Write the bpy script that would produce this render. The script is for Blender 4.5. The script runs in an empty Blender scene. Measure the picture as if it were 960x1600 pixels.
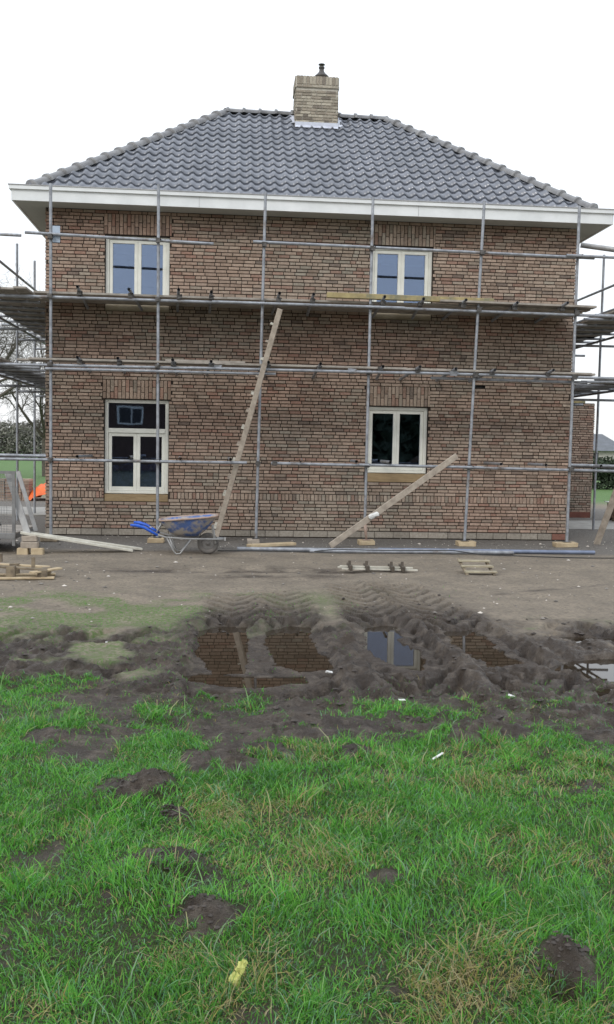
import bpy, bmesh, math, random
import numpy as np
from mathutils import Vector, Matrix
random.seed(7); rng = np.random.default_rng(11)
R = math.radians
scene = bpy.context.scene
COL = scene.collection

# ------------------------------------------------------------------ camera
CX, CD, CZ, YAW, PITCH, ROLL, F = 3.1198, 16.7286, 1.5901, 0.0858, 0.067, 0.0193, 1475.68
fw = Vector((math.sin(YAW)*math.cos(PITCH), math.cos(YAW)*math.cos(PITCH), -math.sin(PITCH)))
rt = Vector((math.cos(YAW), -math.sin(YAW), 0)); up = rt.cross(fw)
r2 = math.cos(ROLL)*rt + math.sin(ROLL)*up; u2 = -math.sin(ROLL)*rt + math.cos(ROLL)*up
cam = bpy.data.cameras.new('camera'); co = bpy.data.objects.new('camera', cam); COL.objects.link(co)
M = Matrix((r2, u2, -fw)).transposed().to_4x4(); M.translation = (CX, -CD, CZ)
co.matrix_world = M
cam.sensor_fit = 'HORIZONTAL'; cam.sensor_width = 36; cam.lens = F/960*36
cam.clip_start = .05; cam.clip_end = 2000
scene.camera = co
scene.render.resolution_x, scene.render.resolution_y = 614, 1024

# ------------------------------------------------------------------ world, sun, exposure
W = bpy.data.worlds.new('World'); scene.world = W; W.use_nodes = True
nt = W.node_tree; nt.nodes.clear()
SUN_EL, SUN_AZ = R(38), R(215)          # azimuth clockwise from +Y
out = nt.nodes.new('ShaderNodeOutputWorld'); bg = nt.nodes.new('ShaderNodeBackground')
sky = nt.nodes.new('ShaderNodeTexSky'); sky.sky_type = 'NISHITA'; sky.sun_disc = False
sky.sun_elevation = SUN_EL; sky.sun_rotation = SUN_AZ; sky.dust_density = 3; sky.air_density = 1.2
mx = nt.nodes.new('ShaderNodeMix'); mx.data_type = 'RGBA'; mx.inputs[0].default_value = .82
tc = nt.nodes.new('ShaderNodeTexCoord'); sp = nt.nodes.new('ShaderNodeSeparateXYZ')
rp = nt.nodes.new('ShaderNodeValToRGB')
rp.color_ramp.elements[0].position = 0; rp.color_ramp.elements[0].color = (.60, .61, .62, 1)
rp.color_ramp.elements[1].position = 1; rp.color_ramp.elements[1].color = (.90, .96, 1.05, 1)
sc = nt.nodes.new('ShaderNodeMix'); sc.data_type = 'RGBA'; sc.blend_type = 'MULTIPLY'; sc.inputs[0].default_value = 1
sc.inputs[7].default_value = (18, 18, 18, 1)
L = nt.links.new
L(tc.outputs['Generated'], sp.inputs[0]); L(sp.outputs[2], rp.inputs[0]); L(rp.outputs[0], sc.inputs[6])
L(sky.outputs[0], mx.inputs[6]); L(sc.outputs[2], mx.inputs[7]); L(mx.outputs[2], bg.inputs[0])
bg.inputs[1].default_value = .10; L(bg.outputs[0], out.inputs[0])
sl = bpy.data.lights.new('sun', 'SUN'); sl.energy = .95; sl.angle = R(16); sl.color = (1, .97, .92)
so = bpy.data.objects.new('sun', sl); COL.objects.link(so)
sd = Vector((math.sin(SUN_AZ)*math.cos(SUN_EL), math.cos(SUN_AZ)*math.cos(SUN_EL), math.sin(SUN_EL)))
so.rotation_euler = sd.to_track_quat('Z', 'Y').to_euler()
scene.view_settings.view_transform = 'Standard'; scene.view_settings.look = 'None'
scene.view_settings.exposure = 0.12; scene.view_settings.gamma = 1

# ------------------------------------------------------------------ materials
def mat(name, c1, c2=None, rough=.8, scale=6, detail=6, bump=0, bscale=None, metal=0, spec=.5, attr=None,
        stretch=(1,1,1), ramp=(.35,.65), rough2=None, c3=None, s3=2, r3=(.5,.65), object_space=True):
    m = bpy.data.materials.new(name); m.use_nodes = True; n = m.node_tree.nodes; l = m.node_tree.links
    b = n['Principled BSDF']; b.inputs['Roughness'].default_value = rough; b.inputs['Metallic'].default_value = metal
    b.inputs['Specular IOR Level'].default_value = spec
    tc = n.new('ShaderNodeTexCoord'); mp = n.new('ShaderNodeMapping'); l.new(tc.outputs['Object'], mp.inputs[0])
    mp.inputs['Scale'].default_value = stretch
    def noise(s, d=detail):
        q = n.new('ShaderNodeTexNoise'); q.inputs['Scale'].default_value = s; q.inputs['Detail'].default_value = d
        q.inputs['Roughness'].default_value = .62
        l.new(mp.outputs[0], q.inputs[0]); return q
    def ramp_(src, a, b_):
        q = n.new('ShaderNodeMapRange'); q.inputs[1].default_value = a; q.inputs[2].default_value = b_
        l.new(src, q.inputs[0]); return q.outputs[0]
    nz = noise(scale); f = ramp_(nz.outputs[0], *ramp)
    cx = n.new('ShaderNodeMix'); cx.data_type = 'RGBA'; l.new(f, cx.inputs[0])
    cx.inputs[6].default_value = (*c1, 1); cx.inputs[7].default_value = (*(c2 or tuple(v*.75 for v in c1)), 1)
    colr = cx.outputs[2]
    if attr:
        a = n.new('ShaderNodeAttribute'); a.attribute_name = attr
        q = n.new('ShaderNodeMix'); q.data_type = 'RGBA'; q.blend_type = 'MULTIPLY'; q.inputs[0].default_value = 1
        l.new(colr, q.inputs[6]); l.new(a.outputs['Color'], q.inputs[7]); colr = q.outputs[2]
    if c3:
        nn = noise(s3); ff = ramp_(nn.outputs[0], *r3)
        q = n.new('ShaderNodeMix'); q.data_type = 'RGBA'; l.new(ff, q.inputs[0]); l.new(colr, q.inputs[6])
        q.inputs[7].default_value = (*c3, 1); colr = q.outputs[2]
    l.new(colr, b.inputs['Base Color'])
    if rough2 is not None:
        q = n.new('ShaderNodeMapRange'); q.inputs[1].default_value = ramp[0]; q.inputs[2].default_value = ramp[1]
        q.inputs[3].default_value = rough; q.inputs[4].default_value = rough2
        l.new(nz.outputs[0], q.inputs[0]); l.new(q.outputs[0], b.inputs['Roughness'])
    if bump:
        nb = noise(bscale or scale*3); bp = n.new('ShaderNodeBump'); bp.inputs['Strength'].default_value = bump
        bp.inputs['Distance'].default_value = .01
        l.new(nb.outputs[0], bp.inputs['Height']); l.new(bp.outputs[0], b.inputs['Normal'])
    return m

MT = {}
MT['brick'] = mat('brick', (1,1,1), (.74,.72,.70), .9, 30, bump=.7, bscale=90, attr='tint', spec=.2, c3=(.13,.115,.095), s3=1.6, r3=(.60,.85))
MT['mortar'] = mat('mortar', (.060,.048,.040), (.038,.031,.027), .95, 5, bump=.5, bscale=120, spec=.1)
MT['tile'] = mat('glazed_tile', (.195,.208,.240), (.130,.142,.168), .20, 1.8, bump=.06, bscale=40, rough2=.42, spec=.7)
MT['cap'] = mat('cap_tile', (.24,.24,.24), (.15,.15,.155), .5, 5, bump=.3, bscale=60)
MT['white'] = mat('white_paint', (.78,.80,.80), (.68,.70,.70), .45, 2.5)
MT['lip'] = mat('eave_trim', (.42,.42,.42), (.33,.33,.34), .5, 3)
MT['soffit'] = mat('soffit_board', (.42,.43,.40), (.36,.37,.35), .7, 2)
MT['frame'] = mat('cream_paint', (.80,.80,.73), (.70,.70,.63), .4, 4)
MT['sill'] = mat('sill_wood', (.33,.24,.13), (.25,.175,.09), .6, 5, stretch=(1,6,6), bump=.2)
MT['palesill'] = mat('pale_sill', (.42,.36,.27), (.33,.28,.20), .6, 5)
MT['tube'] = mat('galvanised_tube', (.36,.38,.41), (.22,.23,.25), .45, 9, metal=.35, rough2=.65, c3=(.17,.14,.12), s3=4, r3=(.58,.70))
MT['blue_tube'] = mat('blue_grey_tube', (.22,.26,.36), (.15,.18,.25), .5, 6, metal=.3)
MT['clamp'] = mat('dark_clamp', (.12,.115,.11), (.07,.065,.06), .6, 30, metal=.5)
MT['wood'] = mat('weathered_timber', (.44,.38,.31), (.29,.245,.20), .85, 9, stretch=(1,1,1), bump=.4, bscale=60)
MT['board'] = mat('scaffold_board', (.38,.345,.30), (.24,.215,.185), .85, 6, bump=.3, bscale=50)
MT['newwood'] = mat('fresh_timber', (.52,.42,.27), (.38,.29,.18), .75, 10, bump=.3, bscale=60)
MT['oldwood'] = mat('muddy_timber', (.26,.21,.14), (.12,.095,.07), .85, 9, bump=.4)
MT['yellowwood'] = mat('yellow_timber', (.40,.33,.16), (.27,.21,.10), .75, 7, bump=.3, c3=(.2,.19,.12), s3=5)
MT['slatwood'] = mat('slat_wood', (.42,.38,.27), (.28,.24,.17), .8, 9, bump=.3)
MT['palewood'] = mat('pale_plank', (.62,.60,.52), (.45,.43,.36), .8, 8, bump=.2)
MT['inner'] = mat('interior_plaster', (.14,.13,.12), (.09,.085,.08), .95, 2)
MT['blue'] = mat('blue_tray', (.07,.14,.38), (.09,.13,.25), .6, 7, c3=(.34,.31,.28), s3=6, r3=(.44,.56), bump=.2)
MT['bluegrip'] = mat('blue_grip', (.02,.12,.62), (.015,.08,.45), .45, 9)
MT['rust'] = mat('rusty_rim', (.40,.31,.26), (.30,.20,.15), .8, 9, bump=.3)
MT['greymetal'] = mat('grey_metal', (.40,.40,.39), (.27,.27,.27), .5, 6, metal=.3)
MT['rusty'] = mat('dark_bracket', (.10,.08,.06), (.06,.05,.04), .8, 20)
MT['tyre'] = mat('muddy_tyre', (.10,.095,.09), (.17,.155,.14), .9, 8, bump=.4)
MT['hub'] = mat('dusty_hub', (.24,.23,.22), (.15,.14,.13), .8, 12)
MT['black'] = mat('black_rubber', (.02,.02,.022), (.03,.03,.03), .6, 6)
MT['concrete'] = mat('concrete', (.36,.35,.32), (.27,.26,.24), .9, 5, bump=.3)
MT['orange'] = mat('orange_tarp', (.85,.17,.03), (.65,.11,.02), .5, 6, bump=.5, bscale=12)
MT['bark'] = mat('bark', (.12,.105,.085), (.07,.062,.05), .95, 9)
MT['hedge'] = mat('hedge_leaves', (.035,.055,.025), (.02,.032,.016), .8, 3)
MT['wood_far'] = mat('far_wood', (.24,.235,.20), (.18,.18,.155), .9, 1)
MT['trailer'] = mat('trailer_steel', (.25,.25,.245), (.16,.16,.16), .55, 6, metal=.3)
MT['slate'] = mat('far_roof', (.13,.14,.16), (.10,.11,.12), .7, 2)
MT['farwall'] = mat('far_wall', (.45,.43,.40), (.35,.33,.31), .9, 2)
MT['paper'] = mat('white_scrap', (.75,.76,.74), (.6,.6,.58), .6, 9)
MT['yellow'] = mat('yellow_leaf', (.62,.62,.20), (.45,.47,.14), .6, 30)
MT['pebble'] = mat('pebble', (.34,.31,.27), (.14,.13,.12), .85, 4)
MT['lead'] = mat('lead_flashing', (.62,.66,.74), (.50,.52,.60), .45, 8)
MT['tag'] = mat('pale_blue_card', (.42,.50,.60), (.36,.43,.52), .6, 8)
MT['reflsheet'] = mat('reflection_smears', (.22,.32,.62), (.05,.08,.20), .3, 6, c3=(.85,.88,.92), s3=4, r3=(.56,.66))  # blue and white smears imitate a car mirrored in the glass
MT['darkbrick'] = mat('dark_brick', (.10,.06,.045), (.07,.045,.035), .9, 5)
MT['redbrick'] = mat('red_base', (.22,.085,.06), (.15,.06,.045), .9, 5)

def glass(name, tint, refl):
    m = bpy.data.materials.new(name); m.use_nodes = True; n = m.node_tree.nodes; l = m.node_tree.links
    n.clear(); o = n.new('ShaderNodeOutputMaterial'); mxs = n.new('ShaderNodeMixShader')
    t = n.new('ShaderNodeBsdfTransparent'); t.inputs[0].default_value = (*tint, 1)
    g = n.new('ShaderNodeBsdfGlossy'); g.inputs['Roughness'].default_value = .015; g.inputs[0].default_value = (*refl, 1)
    f = n.new('ShaderNodeFresnel'); f.inputs[0].default_value = 2.5
    l.new(f.outputs[0], mxs.inputs[0]); l.new(t.outputs[0], mxs.inputs[1]); l.new(g.outputs[0], mxs.inputs[2])
    nz = n.new('ShaderNodeTexNoise'); nz.inputs['Scale'].default_value = 1.3
    tc = n.new('ShaderNodeTexCoord'); l.new(tc.outputs['Object'], nz.inputs[0])
    bp = n.new('ShaderNodeBump'); bp.inputs['Strength'].default_value = .05; bp.inputs['Distance'].default_value = .02
    l.new(nz.outputs[0], bp.inputs['Height']); l.new(bp.outputs[0], g.inputs['Normal'])
    l.new(mxs.outputs[0], o.inputs[0]); return m
MT['glass'] = glass('window_glass', (.74,.78,.82), (.58,.72,1))

def water_mat():
    m = bpy.data.materials.new('puddle_water'); m.use_nodes = True; n = m.node_tree.nodes; l = m.node_tree.links
    b = n['Principled BSDF']; b.inputs['Base Color'].default_value = (.026,.019,.012,1)
    b.inputs['Roughness'].default_value = .015; b.inputs['IOR'].default_value = 1.36
    nz = n.new('ShaderNodeTexNoise'); nz.inputs['Scale'].default_value = 3
    tc = n.new('ShaderNodeTexCoord'); l.new(tc.outputs['Object'], nz.inputs[0])
    bp = n.new('ShaderNodeBump'); bp.inputs['Strength'].default_value = .02; bp.inputs['Distance'].default_value = .01
    l.new(nz.outputs[0], bp.inputs['Height']); l.new(bp.outputs[0], b.inputs['Normal'])
    return m
MT['water'] = water_mat()

# ------------------------------------------------------------------ mesh helpers
class MB:
    def __init__(s): s.v = []; s.f = []; s.sm = []; s.c = []
    def add(s, vs, fs, smooth=False, col=None):
        k = len(s.v); s.v += [tuple(p) for p in vs]; s.f += [tuple(i+k for i in f) for f in fs]
        s.sm += [smooth]*len(fs)
        if col is not None: s.c += [col]*len(vs)
        return s
    def box(s, a, b, j=0, col=None):
        x0,y0,z0 = a; x1,y1,z1 = b
        vs = [(x,y,z) for x in (x0,x1) for y in (y0,y1) for z in (z0,z1)]
        if j: vs = [(x+random.uniform(-j,j), y+random.uniform(-j,j), z+random.uniform(-j,j)) for x,y,z in vs]
        return s.add(vs, [(0,1,3,2),(4,6,7,5),(0,4,5,1),(2,3,7,6),(0,2,6,4),(1,5,7,3)], False, col)
    def bar(s, p0, p1, w, t, upv=(0,0,1), j=0, roll=0):
        """rectangular beam from p0 to p1: w across, t along 'up'"""
        p0, p1 = Vector(p0), Vector(p1); d = (p1-p0).normalized(); u = Vector(upv)
        sx = d.cross(u)
        if sx.length < 1e-4: sx = d.cross(Vector((0,1,0)))
        sx.normalize(); u = sx.cross(d)
        if roll: q = Matrix.Rotation(roll, 3, d); sx = q@sx; u = q@u
        vs = []
        for p in (p0, p1):
            for a in (-1, 1):
                for b in (-1, 1):
                    vs.append(p + sx*a*w/2 + u*b*t/2 + Vector([random.uniform(-j,j) for _ in range(3)]))
        return s.add(vs, [(0,1,3,2),(4,6,7,5),(0,4,5,1),(2,3,7,6),(0,2,6,4),(1,5,7,3)])
    def tube(s, p0, p1, r, r1=None, n=10, cap=False):
        p0, p1 = Vector(p0), Vector(p1); r1 = r if r1 is None else r1; d = (p1-p0).normalized()
        a = d.orthogonal().normalized(); b = d.cross(a); vs = []
        for p, q in ((p0, r), (p1, r1)):
            vs += [p + (a*math.cos(2*math.pi*i/n) + b*math.sin(2*math.pi*i/n))*q for i in range(n)]
        fs = [(i, (i+1)%n, n+(i+1)%n, n+i) for i in range(n)]
        if cap: fs += [tuple(range(n))[::-1], tuple(range(n, 2*n))]
        return s.add(vs, fs, True)
    def path(s, pts, r, n=8, cap=True):
        pts = [Vector(p) for p in pts]; rs = r if isinstance(r, (list, tuple)) else [r]*len(pts)
        vs = []; a = None
        for i, p in enumerate(pts):
            d = (pts[min(i+1, len(pts)-1)] - pts[max(i-1, 0)]).normalized()
            a = (d.orthogonal() if a is None else (a - d*a.dot(d))).normalized(); b = d.cross(a)
            vs += [p + (a*math.cos(2*math.pi*k/n) + b*math.sin(2*math.pi*k/n))*rs[i] for k in range(n)]
        fs = [(i*n+k, i*n+(k+1)%n, (i+1)*n+(k+1)%n, (i+1)*n+k) for i in range(len(pts)-1) for k in range(n)]
        if cap: fs += [tuple(range(n))[::-1], tuple(range((len(pts)-1)*n, len(pts)*n))]
        return s.add(vs, fs, True)
    def lathe(s, c, prof, n=16, axis='z'):
        vs = []; c = Vector(c)
        for r, h in prof:
            for i in range(n):
                t = 2*math.pi*i/n
                q = (r*math.cos(t), r*math.sin(t), h) if axis == 'z' else (r*math.cos(t), h, r*math.sin(t))
                vs.append(c + Vector(q))
        fs = [(i*n+k, i*n+(k+1)%n, (i+1)*n+(k+1)%n, (i+1)*n+k) for i in range(len(prof)-1) for k in range(n)]
        return s.add(vs, fs, True)
    def build(s, name, m, parent=None, bevel=0, loc=None):
        me = bpy.data.meshes.new(name); vs = s.v
        if loc is not None: vs = [(x-loc[0], y-loc[1], z-loc[2]) for x,y,z in vs]
        me.from_pydata(vs, [], s.f)
        me.polygons.foreach_set('use_smooth', s.sm)
        if s.c:
            ca = me.color_attributes.new('tint', 'FLOAT_COLOR', 'POINT')
            ca.data.foreach_set('color', np.array([(*c, 1) for c in s.c], dtype=np.float32).ravel())
        me.materials.append(MT[m] if isinstance(m, str) else m)
        o = bpy.data.objects.new(name, me); COL.objects.link(o)
        if loc is not None: o.location = loc
        if parent: o.parent = parent; 
        if bevel:
            bm = bmesh.new(); bm.from_mesh(me); bmesh.ops.recalc_face_normals(bm, faces=bm.faces)
            bmesh.ops.bevel(bm, geom=bm.edges[:], offset=bevel, segments=1, affect='EDGES'); bm.to_mesh(me); bm.free()
        else:
            bm = bmesh.new(); bm.from_mesh(me); bmesh.ops.recalc_face_normals(bm, faces=bm.faces); bm.to_mesh(me); bm.free()
        return o
def empty(name, loc=(0,0,0), rz=0):
    o = bpy.data.objects.new(name, None); COL.objects.link(o); o.location = loc; o.rotation_euler = (0,0,rz)
    o.empty_display_size = .2; return o
def tag(o, label=None, cat=None, group=None, kind=None):
    if label: o['label'] = label
    if cat: o['category'] = cat
    if group: o['group'] = group
    if kind: o['kind'] = kind
    return o
def part(mb, name, m, thing, bevel=0):
    """mesh given in world coordinates, parented to a thing that may sit elsewhere"""
    o = mb.build(name, m, None, bevel, loc=tuple(thing.location) if thing.location.length else None)
    if thing.location.length: o.location = (0,0,0)
    o.parent = thing; return o

# ------------------------------------------------------------------ noise
P_ = rng.random((512, 512)).astype(np.float32)
def vnoise(x, y, s=1.0, seed=0):
    x = np.asarray(x)*s + seed*17.13; y = np.asarray(y)*s + seed*9.71
    xi = np.floor(x).astype(int); yi = np.floor(y).astype(int); fx = x-xi; fy = y-yi
    fx = fx*fx*(3-2*fx); fy = fy*fy*(3-2*fy)
    g = lambda a, b: P_[a % 512, b % 512]
    return (g(xi,yi)*(1-fx)+g(xi+1,yi)*fx)*(1-fy) + (g(xi,yi+1)*(1-fx)+g(xi+1,yi+1)*fx)*fy
def fbm(x, y, s=1.0, seed=0, o=4):
    v = 0; a = .5; t = 0
    for i in range(o): v = v + a*vnoise(x, y, s*2**i, seed+i*3); t += a; a *= .5
    return v/t
def sst(a, b, x): t = np.clip((x-a)/(b-a), 0, 1); return t*t*(3-2*t)

# ------------------------------------------------------------------ ground
WL = -.05
PUD = [
 [(2.88,-8.37),(3.09,-8.14),(3.33,-8.18),(3.32,-8.91),(3.29,-9.61),(3.30,-9.99),(3.03,-10.03),(2.89,-9.27)],
 [(2.72,-10.04),(3.03,-9.95),(3.35,-10.12),(3.69,-10.05),(3.69,-10.26),(3.34,-10.38),(3.03,-10.31)],
 [(3.5,-8.36),(3.73,-8.12),(3.89,-8.21),(3.87,-8.77),(3.91,-9.5),(3.91,-9.82),(3.68,-9.91),(3.5,-9.71),(3.46,-9.03)],
 [(4.39,-8.2),(4.61,-8.07),(4.73,-8.13),(4.61,-8.9),(4.72,-9.15),(4.59,-9.92),(4.51,-9.82),(4.35,-9.61),(4.3,-9.1)],
 [(5.1,-8.4),(5.41,-8.28),(5.42,-8.76),(5.38,-9.39),(5.44,-9.61),(5.15,-9.82),(5.09,-9.39),(5.05,-8.9)],
 [(5.62,-9.82),(5.88,-9.58),(6.18,-9.5),(6.9,-9.45),(6.9,-10.32),(6.1,-10.35),(5.76,-10.1)],
 [(5.69,-10.48),(5.87,-10.36),(6.0,-10.4),(5.85,-10.6),(5.66,-10.62)],
 [(5.93,-8.7),(6.25,-8.62),(6.57,-8.7),(6.72,-8.89),(6.13,-8.92)],
]
def sdpoly(x, y, poly):
    d = np.full(x.shape, 1e9); ins = np.zeros(x.shape, bool); n = len(poly)
    for i in range(n):
        ax, ay = poly[i]; bx, by = poly[(i+1) % n]; ex, ey = bx-ax, by-ay
        t = np.clip(((x-ax)*ex+(y-ay)*ey)/(ex*ex+ey*ey), 0, 1)
        d = np.minimum(d, np.hypot(x-ax-ex*t, y-ay-ey*t))
        c = ((ay > y) != (by > y)) & (x < (bx-ax)*(y-ay)/(by-ay+1e-12)+ax); ins ^= c
    return np.where(ins, -d, d)
HOLES = [(2.78,-12.45,.17,.09),(2.90,-12.72,.06,.03),(2.91,-13.24,.16,.06),(3.05,-13.57,.10,.06),(4.19,-13.97,.085,.075),
 (4.12,-14.12,.05,-.06),(2.2,-11.55,.12,.03),(3.10,-12.02,.17,.03),(3.35,-11.85,.15,.02),(3.79,-11.94,.11,.04),(3.74,-13.33,.05,.01),(4.5,-11.45,.24,.03),
 (3.66,-14.08,.03,.0),(3.45,-11.4,.2,.02)]
def tread(x, y, xc, hw, per, sl):
    u = x-xc; w = 1-sst(hw*.85, hw*1.1, np.abs(u))
    ph = (y + sl*np.abs(u))/per + .35*fbm(x, y, 3, 5, 2)
    s = .5+.5*np.sin(2*np.pi*ph); return w, sst(.10, .45, s)
TRK = ((3.18,.06,-6.2,.28), (3.71,.06,-6.0,.28), (4.56,.06,-5.3,.33), (5.24,-.14,-5.2,.33))
def mudmask(x, y):
    n = fbm(x, y, 1.3, 3)-.5
    start = -8.15 + .35*sst(2.4, 3.0, x)*(1-sst(5.4, 6.0, x))
    top = 1-sst(start-.75, start+.25, y + n*1.6 + (fbm(x,y,7,44,3)-.5)*.9)
    edge = -10.75-.30*(x-2.07)
    bot = sst(edge-1.3, edge+.35, y + n*2.2 + (fbm(x,y,5,8)-.5)*1.2)
    tk = 0; out = 1-sst(2.3, 3.0, x)*(1-sst(5.6, 6.3, x))
    row = 0
    for yc in (-8.85, -10.05): row = np.maximum(row, np.exp(-((y-yc)/.30)**4))
    pt = 1-out*(1-sst(.40, .56, fbm(x, y, 2.4, 61, 5)+.16*row))
    for xc0, bend, y0, hw in TRK:
        xc = xc0 + bend*np.clip((y+8.5)/2.5, -1, 1.4)
        w = 1-sst(hw-.04, hw+.16, np.abs(x-xc) + (fbm(x,y,5,51,3)-.5)*.22)
        tk = np.maximum(tk, w*sst(-9, -8, y)*(1-sst(y0-1.1, y0, y + (fbm(x,y,4,52,3)-.5)*1.0)))
    return np.clip(np.maximum(top, tk*(.30+.70*sst(-6.9,-8.1,y)))*bot*pt, 0, 1)
def grassmask(x, y):
    n = fbm(x, y, 1.3, 3)-.5
    edge = -10.50-.30*(x-2.07)
    g = 1-sst(edge-.9, edge+.5, y + n*2.0 + (fbm(x,y,6,8,4)-.5)*2.4)
    g = g*sst(.36, .60, fbm(x, y, 2.6, 21, 6)+.27*sst(-11.0, -12.9, y))
    for hx, hy, hr, hh in HOLES:
        d = np.hypot((x-hx), (y-hy)*.9) + (fbm(x, y, 8, 2, 4)-.5)*hr*3.4 + (fbm(x,y,40,3,2)-.5)*.05
        g = g*sst(hr*.6, hr*1.05, d)
    return g
def height(x, y):
    m = mudmask(x, y); near = sst(9, 2, np.abs(y+8)) 
    h = (fbm(x, y, .6, 1)-.5)*.05 + (fbm(x, y, 3, 2)-.5)*.02*near + (fbm(x, y, 14, 4, 3)-.5)*.010*near
    # churned mud
    rid = 1-np.abs(2*fbm(x, y, 3.2, 9, 4)-1)
    cl = fbm(x*.8, y*1.25, 8, 13, 3)
    m2 = m*(1-.65*sst(-8.6, -7.9, y)); h += m2*((rid-.86)*.07 + (cl-.55)*.08 + np.clip(fbm(x,y,15,31,3)-.5,0,1)*.12 - .012)
    # tyre tracks running to the house
    for xc0, bend, y0, hw in TRK:
        xc = xc0 + bend*np.clip((y+8.5)/2.5, -1, 1.4)**1 + .0*y
        a = sst(-11.0, -10.4, y)*(1-sst(y0-.6, y0, y))
        w, s = tread(x, y, xc, hw, .30, -1.6)
        deep = .035 + .05*sst(-7.6, -8.6, y)
        ber = np.exp(-((np.abs(x-xc)-hw-.03)/.06)**2)
        gd = .078*(.55+.45*sst(y0,y0-1.4,y)); h += a*(w*(-deep*sst(-8.0,-8.6,y)*.7 + .012 - gd*(1-s)) + ber*.018*(.4+fbm(x,y,5,77,3)))
    # treads crossing left and right
    for yc, x0, x1, s0 in ((-8.85,-4,2.75,1), (-10.05,-4,2.6,1), (-8.55,5.75,14,1), (-10.3,5.3,14,1), (-10.55,2.2,5.4,.6)):
        a = sst(x0, x0+.5, x)*(1-sst(x1-.3, x1, x))*s0
        w, s = tread(y, x, yc+.15*(fbm(x,y,.8,6)-.5), .27, .34, -.9)
        ber = np.exp(-((np.abs(y-yc)-.28)/.07)**2)
        h += a*(w*(.0 - (1-s)*.065) + ber*.02)
    # wet strip in front of the wall
    h += -.03*np.exp(-((y+4.5)/.35)**2)*sst(1, 2, x)*(1-sst(4.6, 5.2, x))
    for hx, hy, hr, hh in HOLES:
        d = np.hypot(x-hx, y-hy)/hr
        g_ = np.exp(-(d*.85)**4); h += hh*np.exp(-(d*1.0)**2)*(.35+1.3*fbm(x,y,13,7,2)) + ((1-np.abs(2*fbm(x,y,24,17,3)-1))-.75)*.055*g_
    # basins of the puddles
    far = np.full(x.shape, 9.)
    for p in PUD: far = np.minimum(far, sdpoly(x, y, p))
    far = far + (fbm(x, y, 6, 12, 4)-.5)*.11
    base = np.maximum(h, WL + .006 - sst(.10, .22, far)*.15)
    h = np.where(far < 0, np.minimum(h, WL - .01 + np.clip(far, -.3, 0)*.5), base)
    h = np.where((far > 0) & (far < .10), np.minimum(h, WL + .006 + far*1.0), h)
    # flat beside the house
    return h*sst(-1.2, -3.5, y) if True else h
def axis_pts(segs):
    a = []
    for x0, x1, d in segs: a += list(np.arange(x0, x1-1e-6, d))
    a.append(segs[-1][1]); return np.array(a)
gx = axis_pts([(-900,-100,200),(-100,-20,20),(-20,-6,2),(-6,-1,.2),(-1,.6,.06),(.6,7,.018),(7,9,.06),(9,16,.25),(16,40,3),(40,120,20),(120,1000,220)])
gy = axis_pts([(-900,-100,200),(-100,-30,14),(-30,-17,1.3),(-17,-14.8,.15),(-14.8,-11,.018),(-11,-6,.022),(-6,-3.5,.04),(-3.5,0,.12),(0,20,.8),(20,100,10),(100,1200,220)])
X, Y = np.meshgrid(gx, gy); H = height(X, Y)
H = np.where((np.abs(X-4) > 14), 0, H)
inside = (X > .02) & (X < 9.28) & (Y > .05) & (Y < 6)
H = np.where(inside, -.15, H)
nx, ny = len(gx), len(gy)
me = bpy.data.meshes.new('ground')
co_ = np.stack([X, Y, H], -1).reshape(-1, 3).astype(np.float32)
ii = (np.arange(ny-1)[:, None]*nx + np.arange(nx-1)[None, :]).ravel()
fc = np.stack([ii, ii+1, ii+1+nx, ii+nx], -1).astype(np.int32)
me.vertices.add(len(co_)); me.vertices.foreach_set('co', co_.ravel())
me.loops.add(fc.size); me.loops.foreach_set('vertex_index', fc.ravel())
me.polygons.add(len(fc)); me.polygons.foreach_set('loop_start', np.arange(0, fc.size, 4, dtype=np.int32))
me.polygons.foreach_set('loop_total', np.full(len(fc), 4, dtype=np.int32)); me.polygons.foreach_set('use_smooth', np.ones(len(fc), bool))
me.update()
mud = np.maximum(mudmask(X, Y), (Y < -10.3)*(Y > -15))*sst(-11, -5, X)*(1-sst(9, 14, X))
gr = grassmask(X, Y)*(Y < -9)
gr = np.maximum(gr, sst(11, 15, Y + 2*(fbm(X,Y,.5,2)-.5)))
gr = np.maximum(gr, sst(-7, -10, X+2*fbm(X,Y,.4,4))*.9); gr = np.maximum(gr, sst(16, 20, X)*.9)
gr = np.maximum(gr, (Y < -15)*1.)
gravel = sst(-2.6, -2.1, Y + (fbm(X,Y,2,3)-.5)*.5)*(1-sst(9, 11, Y))
moss = sst(-6.1, -6.9, Y + (fbm(X,Y,1.5,6)-.5))*(1-sst(3.2, 4.8, X + (fbm(X,Y,1.2,8)-.5)*2))*sst(.38, .60, fbm(X,Y,2.2,15)+.10*sst(-7,-8.5,Y))
moss = np.maximum(moss, .9*(Y > -12)*sst(-7.8,-8.6,Y)*sst(.45,.6,fbm(X,Y,2.0,16)))
moss = np.maximum(moss, .8*np.exp(-((X-4.1)/.25)**2-((Y+6.9)/.5)**2))
strip = np.exp(-((Y+4.45+.3*(fbm(X,Y,.7,19)-.5))/.28)**2)*sst(.9, 2.2, X)*(1-sst(5.0, 6.0, X))
tq = (X-5.0)/2.6; strip = np.maximum(strip, .75*np.exp(-((Y-(-6.9+1.2*tq))/.07)**2)*(tq > 0)*(tq < 1.6)*sst(.45,.6,fbm(X,Y,5,37)))
strip = np.maximum(strip, .8*np.exp(-((Y+5.35-.06*X)/.22)**2)*sst(2.5, 3.4, X)*(1-sst(4.3,5,X)))
ca = me.color_attributes.new('zones', 'FLOAT_COLOR', 'POINT')
wet = np.clip(mud + .9*strip*sst(.3,.6,fbm(X,Y,4,30)), 0, 1)
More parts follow.
